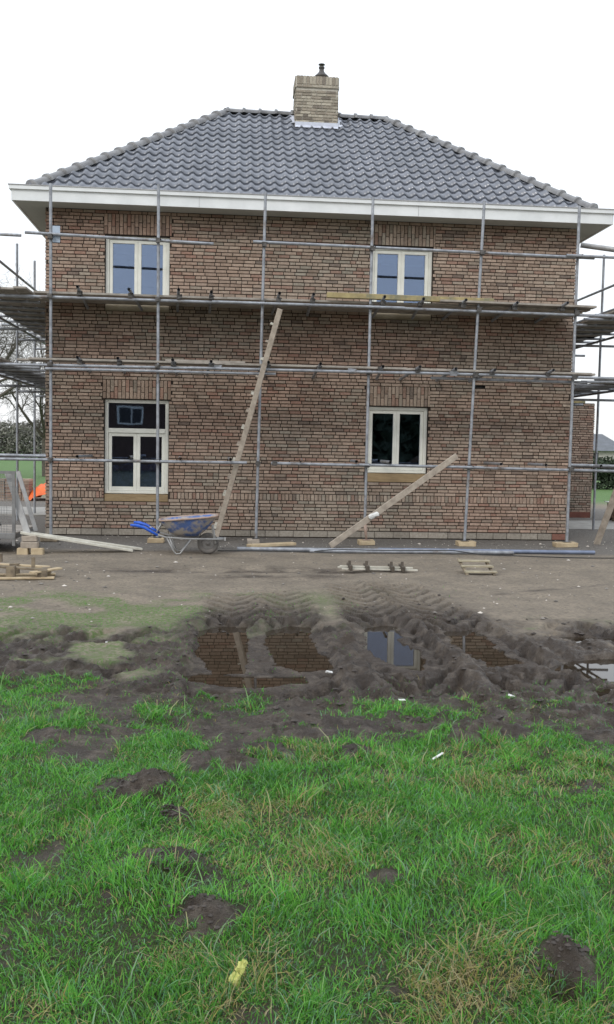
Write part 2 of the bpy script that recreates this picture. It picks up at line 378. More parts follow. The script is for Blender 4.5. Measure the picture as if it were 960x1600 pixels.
ca.data.foreach_set('color', np.stack([gr, wet, gravel, moss], -1).astype(np.float32).ravel())
gm = bpy.data.materials.new('ground_soil'); gm.use_nodes = True; n = gm.node_tree.nodes; l = gm.node_tree.links; b = n['Principled BSDF']
at = n.new('ShaderNodeAttribute'); at.attribute_name = 'zones'; se = n.new('ShaderNodeSeparateColor'); l.new(at.outputs['Color'], se.inputs[0])
tc = n.new('ShaderNodeTexCoord')
def nz_(s, d=6, r=.6):
    q = n.new('ShaderNodeTexNoise'); q.inputs['Scale'].default_value = s; q.inputs['Detail'].default_value = d; q.inputs['Roughness'].default_value = r
    l.new(tc.outputs['Object'], q.inputs[0]); return q.outputs[0]
def mr_(src, a, b_, c=0, d=1):
    q = n.new('ShaderNodeMapRange'); 
    for i, v in zip((1,2,3,4), (a,b_,c,d)): q.inputs[i].default_value = v
    l.new(src, q.inputs[0]); return q.outputs[0]
def mixc(f, a, b_):
    q = n.new('ShaderNodeMix'); q.data_type = 'RGBA'; l.new(f, q.inputs[0])
    for i, v in ((6,a),(7,b_)):
        if isinstance(v, tuple): q.inputs[i].default_value = (*v, 1)
        else: l.new(v, q.inputs[i])
    return q.outputs[2]
n1 = nz_(2.2, 8); n2 = nz_(25, 6, .7); n3 = nz_(90, 4, .7)
sand = mixc(mr_(n1, .35, .65), (.285,.238,.180), (.19,.160,.123))
sand = mixc(mr_(n2, .45, .72), sand, (.12,.105,.085))
sand = mixc(mr_(n3, .66, .72), sand, (.42,.39,.34))
grav = mixc(mr_(n2, .4, .6), (.115,.105,.093), (.19,.175,.155)); grav = mixc(mr_(n3, .60, .68), grav, (.36,.34,.31))
mudc = mixc(mr_(n1, .35, .65), (.074,.057,.044), (.040,.030,.023)); mudc = mixc(mr_(nz_(7,7,.65), .48, .66), mudc, (.135,.110,.087)); mudc = mixc(mr_(n2, .55, .8), mudc, (.045,.036,.030))
grs = mixc(mr_(n2, .35, .65), (.030,.048,.014), (.060,.052,.026)); 
far_g = mixc(mr_(n1, .3, .7), (.075,.15,.042), (.105,.18,.055))
sx = n.new('ShaderNodeSeparateXYZ'); l.new(tc.outputs['Object'], sx.inputs[0])
grs = mixc(mr_(sx.outputs[1], 5, 8), grs, far_g)
sand = mixc(mr_(nz_(11,8,.7), .56, .66), sand, (.13,.108,.082)); c = mixc(se.outputs[2], sand, grav)
ml = n.new('ShaderNodeMath'); ml.operation = 'MULTIPLY'; l.new(at.outputs['Alpha'], ml.inputs[0]); l.new(mr_(n2,.38,.58), ml.inputs[1])
c = mixc(ml.outputs[0], c, (.10,.155,.045)); c = mixc(se.outputs[1], c, mudc); c = mixc(se.outputs[0], c, grs)
l.new(c, b.inputs['Base Color'])
mm = n.new('ShaderNodeMath'); mm.operation = 'MULTIPLY'; l.new(se.outputs[1], mm.inputs[0]); l.new(mr_(nz_(9,6), .38, .56), mm.inputs[1])
l.new(mr_(mm.outputs[0], 0, 1, .9, .28), b.inputs['Roughness']); b.inputs['Specular IOR Level'].default_value = .4
bp = n.new('ShaderNodeBump'); bp.inputs['Strength'].default_value = .9; bp.inputs['Distance'].default_value = .016
n4 = nz_(38, 5, .75); mu = n.new('ShaderNodeMath'); mu.operation = 'MULTIPLY'; l.new(se.outputs[1], mu.inputs[0]); l.new(n4, mu.inputs[1])
m3_ = n.new('ShaderNodeMath'); m3_.operation = 'MULTIPLY'; l.new(mu.outputs[0], m3_.inputs[0]); m3_.inputs[1].default_value = 2.6
a0 = n.new('ShaderNodeMath'); a0.operation = 'ADD'; l.new(n2, a0.inputs[0]); l.new(m3_.outputs[0], a0.inputs[1])
ad = n.new('ShaderNodeMath'); ad.operation = 'ADD'; l.new(a0.outputs[0], ad.inputs[0]); l.new(n3, ad.inputs[1])
l.new(ad.outputs[0], bp.inputs['Height']); l.new(bp.outputs[0], b.inputs['Normal'])
me.materials.append(gm)
go = bpy.data.objects.new('ground', me); COL.objects.link(go); go['kind'] = 'structure'

# puddle surfaces: flat sheets of water lying in the basins
for i, p in enumerate(PUD):
    cx_, cy_ = sum(a for a, _ in p)/len(p), sum(c_ for _, c_ in p)/len(p)
    mb = MB(); ring = []
    for a, c_ in p:
        d = Vector((a-cx_, c_-cy_)); d *= 1+.10/max(d.length, .05); ring.append((cx_+d.x, cy_+d.y, WL + .0004*i))
    mb.add(ring, [tuple(range(len(ring)))]); o = mb.build('puddle', 'water'); o['kind'] = 'structure'

# ------------------------------------------------------------------ grass blades
def blades(name, bx, by, hgt, wid, az, lean, colr, m):
    N = len(bx); z0 = height(bx, by)
    lv = np.array([0, .35, .7, 1.0]); V = np.zeros((N, 7, 3), np.float32)
    dx, dy = np.cos(az), np.sin(az); face = rng.random(N)*np.pi
    px_, py_ = np.cos(face), np.sin(face)
    for k, t in enumerate(lv):
        off = lean*hgt*t**1.8; zz = hgt*t*np.sqrt(np.maximum(.12, 1-(lean*.75*t)**2)) - .004
        cxx, cyy, cz_ = bx+dx*off, by+dy*off, z0+zz
        w_ = wid*(1-t**2.2)*.5
        if k < 3:
            V[:, 2*k] = np.stack([cxx-px_*w_, cyy-py_*w_, cz_], -1); V[:, 2*k+1] = np.stack([cxx+px_*w_, cyy+py_*w_, cz_], -1)
        else: V[:, 6] = np.stack([cxx, cyy, cz_], -1)
    b0 = (np.arange(N)*7)[:, None]
    q = np.concatenate([b0+np.array([[0,1,3,2]]), b0+np.array([[2,3,5,4]])], 1)   # two quads
    t = b0+np.array([[4,5,6]])
    loops = np.concatenate([q, t], 1).astype(np.int32).ravel()
    tot = np.tile([4,4,3], N).astype(np.int32); st = np.concatenate([[0], np.cumsum(tot)[:-1]]).astype(np.int32)
    me = bpy.data.meshes.new(name); me.vertices.add(N*7); me.vertices.foreach_set('co', V.ravel())
    me.loops.add(len(loops)); me.loops.foreach_set('vertex_index', loops)
    me.polygons.add(N*3); me.polygons.foreach_set('loop_start', st); me.polygons.foreach_set('loop_total', tot)
    me.polygons.foreach_set('use_smooth', np.ones(N*3, bool)); me.update()
    c4 = np.ones((N, 7, 4), np.float32); c4[..., :3] = colr[:, None, :]
    ca = me.color_attributes.new('tint', 'FLOAT_COLOR', 'POINT'); ca.data.foreach_set('color', c4.ravel())
    me.materials.append(m); o = bpy.data.objects.new(name, me); COL.objects.link(o); return o
bm_ = bpy.data.materials.new('grass_blade'); bm_.use_nodes = True; n = bm_.node_tree.nodes; l = bm_.node_tree.links
pb = n['Principled BSDF']; at = n.new('ShaderNodeAttribute'); at.attribute_name = 'tint'; l.new(at.outputs[0], pb.inputs[0])
pb.inputs['Roughness'].default_value = .5; pb.inputs['Specular IOR Level'].default_value = .22
tr = n.new('ShaderNodeBsdfTranslucent'); l.new(at.outputs[0], tr.inputs[0]); ms = n.new('ShaderNodeMixShader'); ms.inputs[0].default_value = .28
l.new(pb.outputs[0], ms.inputs[1]); l.new(tr.outputs[0], ms.inputs[2]); l.new(ms.outputs[0], n['Material Output'].inputs[0])

NC = 3800   # tussocks
tx = rng.uniform(1.2, 6.2, NC); ty = -14.75 + (rng.random(NC)**.85)*4.6
tr_ = rng.uniform(.03, .09, NC); th = np.where(rng.random(NC) < .12, rng.uniform(1.3, 2.0, NC), rng.uniform(.4, 1.05, NC))*(.75+.6*vnoise(tx, ty, 1.7, 40)); tdir = rng.uniform(0, 2*np.pi, NC)
NB = 560000
ci = rng.integers(0, NC, NB); loose = rng.random(NB) < .30
ox, oy = rng.normal(0, 1, NB)*tr_[ci], rng.normal(0, 1, NB)*tr_[ci]
bx = np.where(loose, rng.uniform(1.2, 6.2, NB), tx[ci]+ox); by = np.where(loose, rng.uniform(-14.8, -10.0, NB), ty[ci]+oy)
# keep what lies in or near the picture
half = (by+CD)*.36+.25; vis = np.abs(bx-(CX+.086*(by+CD))) < half
gmk = grassmask(bx, by)
keep = (rng.random(NB) < gmk*.97 + .04*(by < -10.2)*(fbm(bx,by,3.5,88) > .5)) & vis
bx, by, ci, loose, ox, oy, gmk = [a[keep] for a in (bx, by, ci, loose, ox, oy, gmk)]
N = len(bx)
hg = np.where(loose, rng.uniform(.012, .036, N), rng.uniform(.022, .062, N)*th[ci])*(.55+.45*gmk)
hg *= np.interp(by, [-14.6, -12.5, -10.5], [.95, .80, .72])
az = np.where(loose, rng.uniform(0, 2*np.pi, N), np.arctan2(oy, ox)*.0 + tdir[ci] + rng.normal(0, 1.0, N))
ln = np.clip(rng.normal(.70, .28, N)+.35*(vnoise(bx,by,3.1,91)-.5), .05, 1.2)
wd = rng.uniform(.0020, .0046, N)*np.interp(by, [-14.5, -11], [1, 1.25])
g1 = np.array([.070,.250,.040]); g2 = np.array([.150,.400,.055]); g3 = np.array([.130,.270,.150]); ye = np.array([.38,.33,.10]); st_ = np.array([.42,.36,.22])
r_ = rng.random((N,1)); cl_ = g1*(1-r_)+g2*r_; big = vnoise(bx, by, 1.1, 50)[:, None]; cl_ = cl_*(.75+.5*big); ck = rng.uniform(.68, 1.28, NC)[ci][:, None]; cl_ = cl_*np.where(loose[:, None], .9, ck)
cl_ = np.where(rng.random((N,1)) < .16, g3*(.7+.7*r_), cl_)
yel = .045 + .20*sst(.55,.68,fbm(bx, by, 2.4, 60))
for yx, yy, yr, ya in ((3.93,-14.02,.16,.5),(3.75,-14.15,.14,.5),(3.15,-14.12,.10,.35),(3.74,-12.78,.10,.45),(3.45,-12.6,.12,.3),(4.35,-12.3,.12,.3),(2.98,-13.85,.09,.35),(2.6,-14.1,.08,.35),(4.0,-13.8,.1,.35),(3.25,-13.95,.09,.4),(3.1,-12.75,.14,.25),(2.5,-12.9,.12,.25),(3.9,-12.3,.14,.25),(4.6,-13.3,.12,.2),(3.5,-13.2,.1,.2)):
    yel = yel + ya*np.exp(-((bx-yx)**2+(by-yy)**2)/yr**2)
isy = rng.random(N) < yel; cl_[isy] = (ye*(1-r_[isy])+st_*r_[isy])*.9
ln = np.where(isy, np.clip(ln*1.5, 0, 1.25), ln); hg = np.where(isy, hg*1.15, hg)
lb_ = rng.random(N) < .02; hg = np.where(lb_, hg*2.0, hg); ln = np.where(lb_, rng.uniform(.8,1.25,N), ln); wd = np.where(lb_, wd*1.25, wd); cl_[lb_] = cl_[lb_]*.6+np.array([.30,.36,.22])*.4
o = blades('grass', bx, by, hg, wd, az, ln, cl_, bm_)
tag(o, 'lush green winter grass with straw coloured patches in the foreground', 'grass', kind='stuff')
# short sparse grass on the trampled ground
NB = 16000; bx = rng.uniform(-1, 6.5, NB); by = rng.uniform(-10.8, -5.8, NB)
pr = .75*sst(-6.1, -6.9, by)*(1-sst(3.2, 4.8, bx))*sst(.46, .62, fbm(bx,by,2.2,15)) + .05*(fbm(bx,by,2,71) > .6)
k = (rng.random(NB) < pr) & (height(bx, by) > WL+.01); bx, by = bx[k], by[k]; N = len(bx); r_ = rng.random((N,1))
o = blades('sparse_grass', bx, by, rng.uniform(.012,.035,N), rng.uniform(.003,.005,N), rng.uniform(0,6.28,N), rng.uniform(.3,1,N), (g1*(1-r_)+g2*r_)*1.0, bm_)
tag(o, 'thin short grass growing on the trampled earth left of the tyre tracks', 'grass', kind='stuff')

# pebbles and crumbs of rubble along the foot of the wall
mb = MB(); ico = [(0,0,1),(.9,0,.3),(.28,.85,.3),(-.72,.53,.3),(-.72,-.53,.3),(.28,-.85,.3),(0,0,-.3)]
icf = [(0,1,2),(0,2,3),(0,3,4),(0,4,5),(0,5,1),(6,2,1),(6,3,2),(6,4,3),(6,5,4),(6,1,5)]
pn = 1500; pxs = rng.uniform(-.5, 10.5, pn); pys = np.where(rng.random(pn) < .6, rng.uniform(-2.2, -.03, pn), rng.uniform(-8.2, -2.2, pn))
pz = height(pxs, pys)
for x, y, z in zip(pxs, pys, pz):
    s = random.uniform(.006, .017) if random.random() < .93 else random.uniform(.018, .035); a = random.uniform(0, 6.28)
    k_ = random.uniform(.35, 1.0) if random.random() < .8 else 1.9
    mb.add([(x+s*(u*math.cos(a)-v*math.sin(a))*random.uniform(.7,1.3), y+s*(u*math.sin(a)+v*math.cos(a)), z+s*w*.7) for u,v,w in ico], icf, False, (k_, k_, k_))
MT['pebble'] = mat('pebble2', (.34,.31,.27), (.24,.22,.20), .85, 4, attr='tint')
o = mb.build('pebbles', 'pebble'); tag(o, 'scattered pebbles and rubble crumbs along the foot of the wall', 'pebbles', kind='stuff')
# clods of mud
mb = MB(); cn = 1500; cxs = rng.uniform(.5, 7.5, cn); cys = rng.uniform(-11.6, -6.0, cn)
nh_ = 400; hs = [HOLES[i] for i in rng.integers(0, 5, nh_)]
k = rng.random(cn) < mudmask(cxs, cys)*.9; cxs, cys = cxs[k], cys[k]; cxs = np.concatenate([cxs, [h_[0]+rng.normal(0, h_[2]*.7) for h_ in hs]]); cys = np.concatenate([cys, [h_[1]+rng.normal(0, h_[2]*.7) for h_ in hs]]); cz_ = height(cxs, cys)
for x, y, z in zip(cxs, cys, cz_):
    if z < WL+.02: continue
    s = random.uniform(.010, .03)*(.45 if y < -12.2 else 1); a = random.uniform(0, 6.28)
    mb.add([(x+s*(u*math.cos(a)-v*math.sin(a))*random.uniform(.7,1.4), y+s*(u*math.sin(a)+v*math.cos(a))*random.uniform(.7,1.3), z+s*w*random.uniform(.4,.8)) for u,v,w in ico], icf)
MT['clod'] = mat('mud_clod', (.066,.053,.044), (.036,.029,.024), .75, 20, bump=.6)
o = mb.build('mud_clods', 'clod'); tag(o, 'small clods of dark mud thrown up between the ruts', 'mud', kind='stuff')

# ------------------------------------------------------------------ brick house
HW, HD, HT = 9.3, 6.04, 5.605      # wall width, depth, height to the soffit
EV, RZ = .48, 8.35
house = empty('brick_house', (0,0,0))
tag(house, 'two storey red brown brick house with dark hipped tile roof and chimney', 'house')
CR = .0588
def brick_tint():
    r = random.random()
    if r < .50: c = (.400,.322,.262)
    elif r < .74: c = (.335,.262,.210)
    elif r < .85: c = (.330,.225,.180)
    elif r < .96: c = (.350,.305,.252)
    else: c = (.240,.195,.165)
    k = random.uniform(.86, 1.16); return (c[0]*k*1.04, c[1]*k*1.0, c[2]*k*.98)
def brick_face(mb, length, height_, openings, P, soldiers=(), base=True, z0=0.0, tint=brick_tint, bump=.0):
    """running bond on a vertical face; P(u, z, d) gives the point at distance d out of the face"""
    def brick(u0, u1, za, zb, col=None, d=None):
        d = random.uniform(.016, .021) if d is None else d; j = .0013
        pts = [(u0,za),(u1,za),(u1,zb),(u0,zb)]
        fr = [P(u+random.uniform(-j,j), z+random.uniform(-j,j), d+random.uniform(-.002,.002)) for u, z in pts]
        bk = [P(u, z, -.01) for u, z in pts]
        if col is None:
            col = tint()
            if tint is brick_tint:          # batches of redder and greener bricks
                a_ = float(vnoise(u0, za*1.6, .9, 33)); t_ = (a_-.5)*.5 + random.uniform(-.05,.05)
                col = (col[0]*(1+t_*.30), col[1]*(1-t_*.05), col[2]*(1-t_*.12))
        mb.add(fr+bk, [(0,1,2,3),(0,4,5,1),(1,5,6,2),(2,6,7,3),(3,7,4,0)], False, col)
    z = z0; i = 0
    rows = []
    if base:
        u = 0
        while u < length-.03:
            wv = random.uniform(.22, .36); g_ = random.uniform(.85, 1.15)
            c = (.22*1.6*g_, .20*1.6*g_, .17*1.6*g_) if u < length-.40 else (.26,.13,.10)
            brick(u+.005, min(u+wv, length)-.005, z0+.02, z0+.125, c, .018); u += wv
        z = z0+.135
    while z + .05 < height_:
        za, zb = z+.0076, z+CR-.0076
        sol = [s for s in soldiers if s[2]-.02 < (za+zb)/2 < s[3]-.01]
        ops = [o_ for o_ in openings if o_[2]-.02 < (za+zb)/2 < o_[3]+.01]
        cuts = [(o_[0], o_[1]) for o_ in ops] + [(s[0], s[1]) for s in sol]
        u = -random.uniform(0, .2)
        while u < length:
            bl = .187 if random.random() < .76 else .088
            segs = [(max(u+.006, .0), min(u+bl+.004, length))]
            for a, c_ in cuts:
                ns = []
                for s0, s1 in segs:
                    if s1 <= a or s0 >= c_: ns.append((s0, s1)); continue
                    if s0 < a-.02: ns.append((s0, a-.006))
                    if s1 > c_+.02: ns.append((c_+.006, s1))
                segs = ns
            for s0, s1 in segs:
                if s1-s0 > .025: brick(s0, s1, za, zb)
            u += bl+.0115
        z += CR; i += 1
    for a, c_, sa, sb in soldiers:
        u = a; hh = sb-sa; odd = 0
        while u < c_-.03:
            if hh > .25:
                cut = sa + (.21 if odd else hh-.21)
                brick(u+.006, min(u+.0595, c_), sa+.004, cut-.005); brick(u+.006, min(u+.0595, c_), cut+.005, sb-.004)
            else: brick(u+.006, min(u+.0595, c_), sa+.006, sb-.006)
            odd ^= 1; u += .0655
OPS = dict(UL=(.99,2.09,4.02,5.19), UR=(5.61,6.71,4.02,5.18), LL=(.99,2.10,.74,2.385), LR=(5.59,6.70,1.18,2.365))
SILL = dict(UL=.122, UR=.122, LL=.135, LR=.163)
ops_all = []
for k, (a, b_, z0, z1) in OPS.items(): ops_all.append((a, b_, z0-SILL[k], z1))
sols = [(.97,2.12,5.20,5.5446),(5.59,6.74,5.19,5.5446),(.96,2.13,2.395,2.7222),(5.57,6.72,2.375,2.7222)]
for a, b_ in ((.0,.95),(2.13,9.3)): sols.append((a, b_, .6642, .7818))
vent = (7.50, 7.72, 2.74, 2.80)
mb = MB(); brick_face(mb, HW, HT-.002, ops_all+[vent], lambda u, z, d: (u, -d, z), sols)
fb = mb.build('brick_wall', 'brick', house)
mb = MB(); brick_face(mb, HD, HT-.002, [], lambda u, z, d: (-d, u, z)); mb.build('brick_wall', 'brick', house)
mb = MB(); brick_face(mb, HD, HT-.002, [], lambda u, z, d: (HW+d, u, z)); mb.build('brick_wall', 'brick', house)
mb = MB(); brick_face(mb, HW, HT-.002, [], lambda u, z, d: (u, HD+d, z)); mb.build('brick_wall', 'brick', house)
# mortar core, pierced by the openings
mb = MB(); xs = sorted({0, HW, *[v for o_ in ops_all+[vent] for v in o_[:2]]})
for x0, x1 in zip(xs, xs[1:]):
    xm = (x0+x1)/2; oz = sorted([(o_[2], o_[3]) for o_ in ops_all+[vent] if o_[0] < xm < o_[1]]); z = -.12
    for a, c_ in oz+[(HT, HT)]:
        if a > z+.001: mb.box((x0, -.001, z), (x1, .30, a))
        z = c_
mb.box((0,.302,-.12), (.30,HD-.30,HT)); mb.box((HW-.30,.302,-.12), (HW,HD-.30,HT)); mb.box((0,HD-.298,-.12), (HW,HD,HT))
mb.build('mortar_core', 'mortar', house)
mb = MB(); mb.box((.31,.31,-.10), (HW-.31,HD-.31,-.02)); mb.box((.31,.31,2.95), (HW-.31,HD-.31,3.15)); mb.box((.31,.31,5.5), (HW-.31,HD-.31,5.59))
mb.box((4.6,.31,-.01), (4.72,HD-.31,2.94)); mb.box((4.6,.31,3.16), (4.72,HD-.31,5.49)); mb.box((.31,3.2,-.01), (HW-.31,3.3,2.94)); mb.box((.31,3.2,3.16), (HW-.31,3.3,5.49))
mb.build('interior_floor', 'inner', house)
mb = MB(); mb.box((7.50,.05,2.74), (7.72,.09,2.80)); mb.build('air_vent', 'black', house)

def window(k, transom=None):
    x0, x1, z0, z1 = OPS[k]; y0 = .055; fo = .062; g_ = .003
    w_ = MB()                                            # outer frame
    w_.box((x0+g_, y0, z0+g_), (x0+fo, y0+.10, z1-g_)); w_.box((x1-fo, y0, z0+g_), (x1-g_, y0+.10, z1-g_))
    w_.box((x0+fo, y0, z1-fo-.0), (x1-fo, y0+.10, z1-g_)); w_.box((x0+fo, y0, z0+g_), (x1-fo, y0+.10, z0+.055))
    zt = z1-fo
    if transom: w_.box((x0+fo, y0-.004, transom-.035), (x1-fo, y0+.10, transom+.045)); zt = transom-.035
    win = w_.build('window', 'frame', house, bevel=.004)
    xm = (x0+x1)/2; sw = .058
    for a, b_ in ((x0+fo+.002, xm-.001), (xm+.001, x1-fo-.002)):
        s = MB(); za, zb = z0+.057, zt-.002; y = y0+.022
        s.box((a, y, za), (a+sw, y+.06, zb)); s.box((b_-sw, y, za), (b_, y+.06, zb))
        s.box((a+sw, y, zb-sw), (b_-sw, y+.06, zb)); s.box((a+sw, y, za), (b_-sw, y+.06, za+sw+.008))
        s.build('sash', 'frame', win, bevel=.004)
        p = MB(); p.box((a+sw-.004, y+.028, za+sw), (b_-sw+.004, y+.034, zb-sw+.004)); p.build('pane', 'glass', win)
    if transom:
        p = MB(); p.box((x0+fo-.003, y0+.045, transom+.045), (x1-fo+.003, y0+.051, z1-fo)); p.build('pane', 'glass', win)
    s = MB(); s.box((x0+.002, .012, z0-SILL[k]+.004), (x1-.002, .13, z0-.006)); s.build('sill', 'sill' if k[0] == 'L' else 'palesill', win, bevel=.003)
    return win
window('UL'); window('UR'); window('LR'); window('LL', transom=1.84)
# thin black bars across the bedroom windows, behind the glass
for k in ('UL', 'UR'):
    x0, x1, z0, z1 = OPS[k]; mb = MB(); mb.box((x0+.05, .17, 4.335), (x1-.05, .20, 4.362)); mb.build('window_bar', 'black', house)

# eaves
E0, E1, D0, D1 = -EV, HW+EV, -EV, HD+EV
mb = MB(); FT = 5.833
mb.box((E0, D0, HT-.012), (E1, D0+.03, FT-.02)); mb.box((E0, D1-.03, HT-.012), (E1, D1, FT-.02))
mb.box((E0, D0+.031, HT-.012), (E0+.03, D1-.031, FT-.02)); mb.box((E1-.03, D0+.031, HT-.012), (E1, D1-.031, FT-.02))
mb.build('fascia', 'white', house)
mb = MB(); q = .035
mb.box((E0-q, D0-q, FT-.062), (E1+q, D0+.05, FT)); mb.box((E0-q, D1-.05, FT-.062), (E1+q, D1+q, FT))
mb.box((E0-q, D0+.051, FT-.062), (E0+.05, D1-.051, FT)); mb.box((E1-.05, D0+.051, FT-.062), (E1+q, D1-.051, FT))
mb.build('gutter_edge', 'white', house)
mb = MB(); q = .047
mb.box((E0-q, D0-q, FT+.001), (E1+q, D0+.20, FT+.013)); mb.box((E0-q, D1-.20, FT+.001), (E1+q, D1+q, FT+.013))
mb.box((E0-q, D0+.201, FT+.001), (E0+.20, D1-.201, FT+.013)); mb.box((E1-.20, D0+.201, FT+.001), (E1+q, D1-.201, FT+.013))
mb.build('zinc_edge', 'lip', house)
for xj in (2.6, 6.33): mb = MB(); mb.box((xj, D0-.004, HT-.010), (xj+.005, D0-.0005, FT-.064)); mb.build('fascia_joint', 'lip', house)
mb = MB()
mb.box((E0+.031, D0+.031, HT), (E1-.031, -.018, HT+.015)); mb.box((E0+.031, HD+.018, HT), (E1-.031, D1-.031, HT+.015))
mb.box((E0+.031, -.017, HT), (-.018, HD+.017, HT+.015)); mb.box((HW+.018, -.017, HT), (E1-.031, HD+.017, HT+.015))
mb.build('soffit', 'soffit', house)

# roof
X0f, X1f, Y0f, Y1f = E0, E1, D0, D1
E0, E1, D0, D1 = E0+.22, E1-.22, D0+.18, D1-.18
run = 3.50-.22; FT += .015; rise = RZ-FT; SL = math.hypot(run, rise); TW, TR_ = .205, .281
roof = MB()
def roof_slope(org, ud, sd_, nd, length, inL, inR):
    bm = bmesh.new(); nrow = int(math.ceil(SL/TR_)); K = 10; nt_ = int(length/TW)+1
    rs = []
    for r in range(nrow):
        s0, s1 = r*TR_, min((r+1)*TR_+.03, SL); jit = random.uniform(-.004, .004)
        def prof(u):   # pantile roll
            ph = 2*math.pi*(u/TW); return .052*(.5+.5*math.sin(ph))**1.7 - .022
        cols = []
        for i in range(nt_*K+1):
            u = i*TW/K; tj = .003*math.sin((i//K)*12.9+r*7.3)
            h_ = prof(u)
            cols.append([bm.verts.new((u, s0+tj*2+jit, h_+.032-.034)), bm.verts.new((u, s0+tj*2+jit, h_+.032+tj)), bm.verts.new((u, s1, h_-.002))])
        for a, b_ in zip(cols, cols[1:]):
            f1 = bm.faces.new((a[0], b_[0], b_[1], a[1])); f2 = bm.faces.new((a[1], b_[1], b_[2], a[2])); f2.smooth = True
    def cut(p, no): bmesh.ops.bisect_plane(bm, geom=bm.verts[:]+bm.edges[:]+bm.faces[:], plane_co=p, plane_no=no, clear_outer=True)
    cut((0,0,0), Vector((-SL, inL, 0))); cut((length,0,0), Vector((SL, inR, 0)))
    bmesh.ops.recalc_face_normals(bm, faces=bm.faces)
    for v in bm.verts:
        u, s, h_ = v.co; v.co = org + ud*u + sd_*s + nd*h_
    me = bpy.data.meshes.new('roof_tiles'); bm.to_mesh(me); bm.free(); me.materials.append(MT['tile']); return me
Lx, Ly = E1-E0, D1-D0
rb = MB()
A = [Vector((E0+.03, D0+.03, FT-.03)), Vector((E1-.03, D0+.03, FT-.03)), Vector((E1-.03, D1-.03, FT-.03)), Vector((E0+.03, D1-.03, FT-.03)),
     Vector((E0+run, (D0+D1)/2, RZ-.035)), Vector((E1-run, (D0+D1)/2, RZ-.035))]
rb.add(A, [(0,1,5,4),(1,2,5),(2,3,4,5),(3,0,4)])
roofo = rb.build('roof', 'mortar', house)
cs = run/SL; sn = rise/SL
sl_ = [(Vector((E0,D0,FT)), Vector((1,0,0)), Vector((0,cs,sn)), Vector((0,-sn,cs)), Lx, run),
       (Vector((E1,D1,FT)), Vector((-1,0,0)), Vector((0,-cs,sn)), Vector((0,sn,cs)), Lx, run),
       (Vector((E0,D1,FT)), Vector((0,-1,0)), Vector((cs,0,sn)), Vector((-sn,0,cs)), Ly, run),
       (Vector((E1,D0,FT)), Vector((0,1,0)), Vector((-cs,0,sn)), Vector((sn,0,cs)), Ly, run)]
for og, u_, s_, n_, ln_, ins in sl_:
    o = bpy.data.objects.new('roof_tiles', roof_slope(og, u_, s_, n_, ln_, run, run)); COL.objects.link(o); o.parent = roofo
def caps(p0, p1, name):
    p0, p1 = Vector(p0), Vector(p1); d = p1-p0; n_ = max(1, round(d.length/.34)); d /= n_; mb = MB(); dn = d.normalized()
    sx = dn.cross(Vector((0,0,1))).normalized(); u = sx.cross(dn); K = 9
    for i in range(n_):
        a = p0+d*i; b_ = p0+d*(i+1.12)
        prof = []
        jr = random.uniform(-.004, .004)
        for q, rr in ((a, .148+jr), (a+d*.16, .144+jr), (a+d*.19, .116), (b_, .108)):
            ring = []
            for k in range(K):
                t = math.pi*k/(K-1); ring.append(q + sx*math.cos(t)*rr + u*(math.sin(t)*rr*.85-.02))
            prof += ring
        fs = [(r*K+k, r*K+k+1, (r+1)*K+k+1, (r+1)*K+k) for r in range(3) for k in range(K-1)] + [tuple(range(K))]
        mb.add(prof, fs, True)
    mb.build(name, 'cap', roofo)
RL, RR = (E0+run, (D0+D1)/2, RZ+.02), (E1-run, (D0+D1)/2, RZ+.02)
caps((E0+.05, D0+.05, FT+.04), RL, 'hip_caps'); caps((E1-.05, D0+.05, FT+.04), RR, 'hip_caps')
caps((E0+.05, D1-.05, FT+.04), RL, 'hip_caps'); caps((E1-.05, D1-.05, FT+.04), RR, 'hip_caps'); caps(RL, RR, 'ridge_caps')
# chimney
cx0, cx1, cy0, cy1, cz0, cz1 = 4.40, 5.22, 2.46, 3.10, 7.75, 8.96
def chim_tint():
    r = random.random(); c = (.47,.43,.35) if r < .55 else ((.38,.335,.27) if r < .9 else (.24,.21,.175)); k = random.uniform(.82, 1.15); return tuple(v*k for v in c)
mb = MB()
faces_ = [(cx1-cx0, lambda u, z, d: (cx0+u, cy0-d, z)), (cy1-cy0, lambda u, z, d: (cx1+d, cy0+u, z)),
          (cx1-cx0, lambda u, z, d: (cx0+u, cy1+d, z)), (cy1-cy0, lambda u, z, d: (cx0-d, cy0+u, z))]
for ln_, Pf in faces_: brick_face(mb, ln_, 8.74, [], Pf, base=False, z0=cz0, tint=chim_tint)
for ln_, Pf in faces_:
    P2 = (lambda Pf: (lambda u, z, d: Pf(u, z, d+.014)))(Pf)
    brick_face(mb, ln_, 8.79, [], P2, base=False, z0=8.73, tint=chim_tint)
    u = 0
    while u < ln_-.02:
        c = chim_tint(); pts = [(u+.005, 8.80), (min(u+.058, ln_), 8.80), (min(u+.058, ln_), 8.955), (u+.005, 8.955)]
        mb.add([P2(a, z, .014) for a, z in pts]+[P2(a, z, -.03) for a, z in pts], [(0,1,2,3),(0,4,5,1),(1,5,6,2),(2,6,7,3),(3,7,4,0)], False, c); u += .064
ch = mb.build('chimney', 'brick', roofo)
MT['pale_mortar'] = mat('pale_mortar', (.62,.59,.52), (.50,.47,.41), .95, 8)
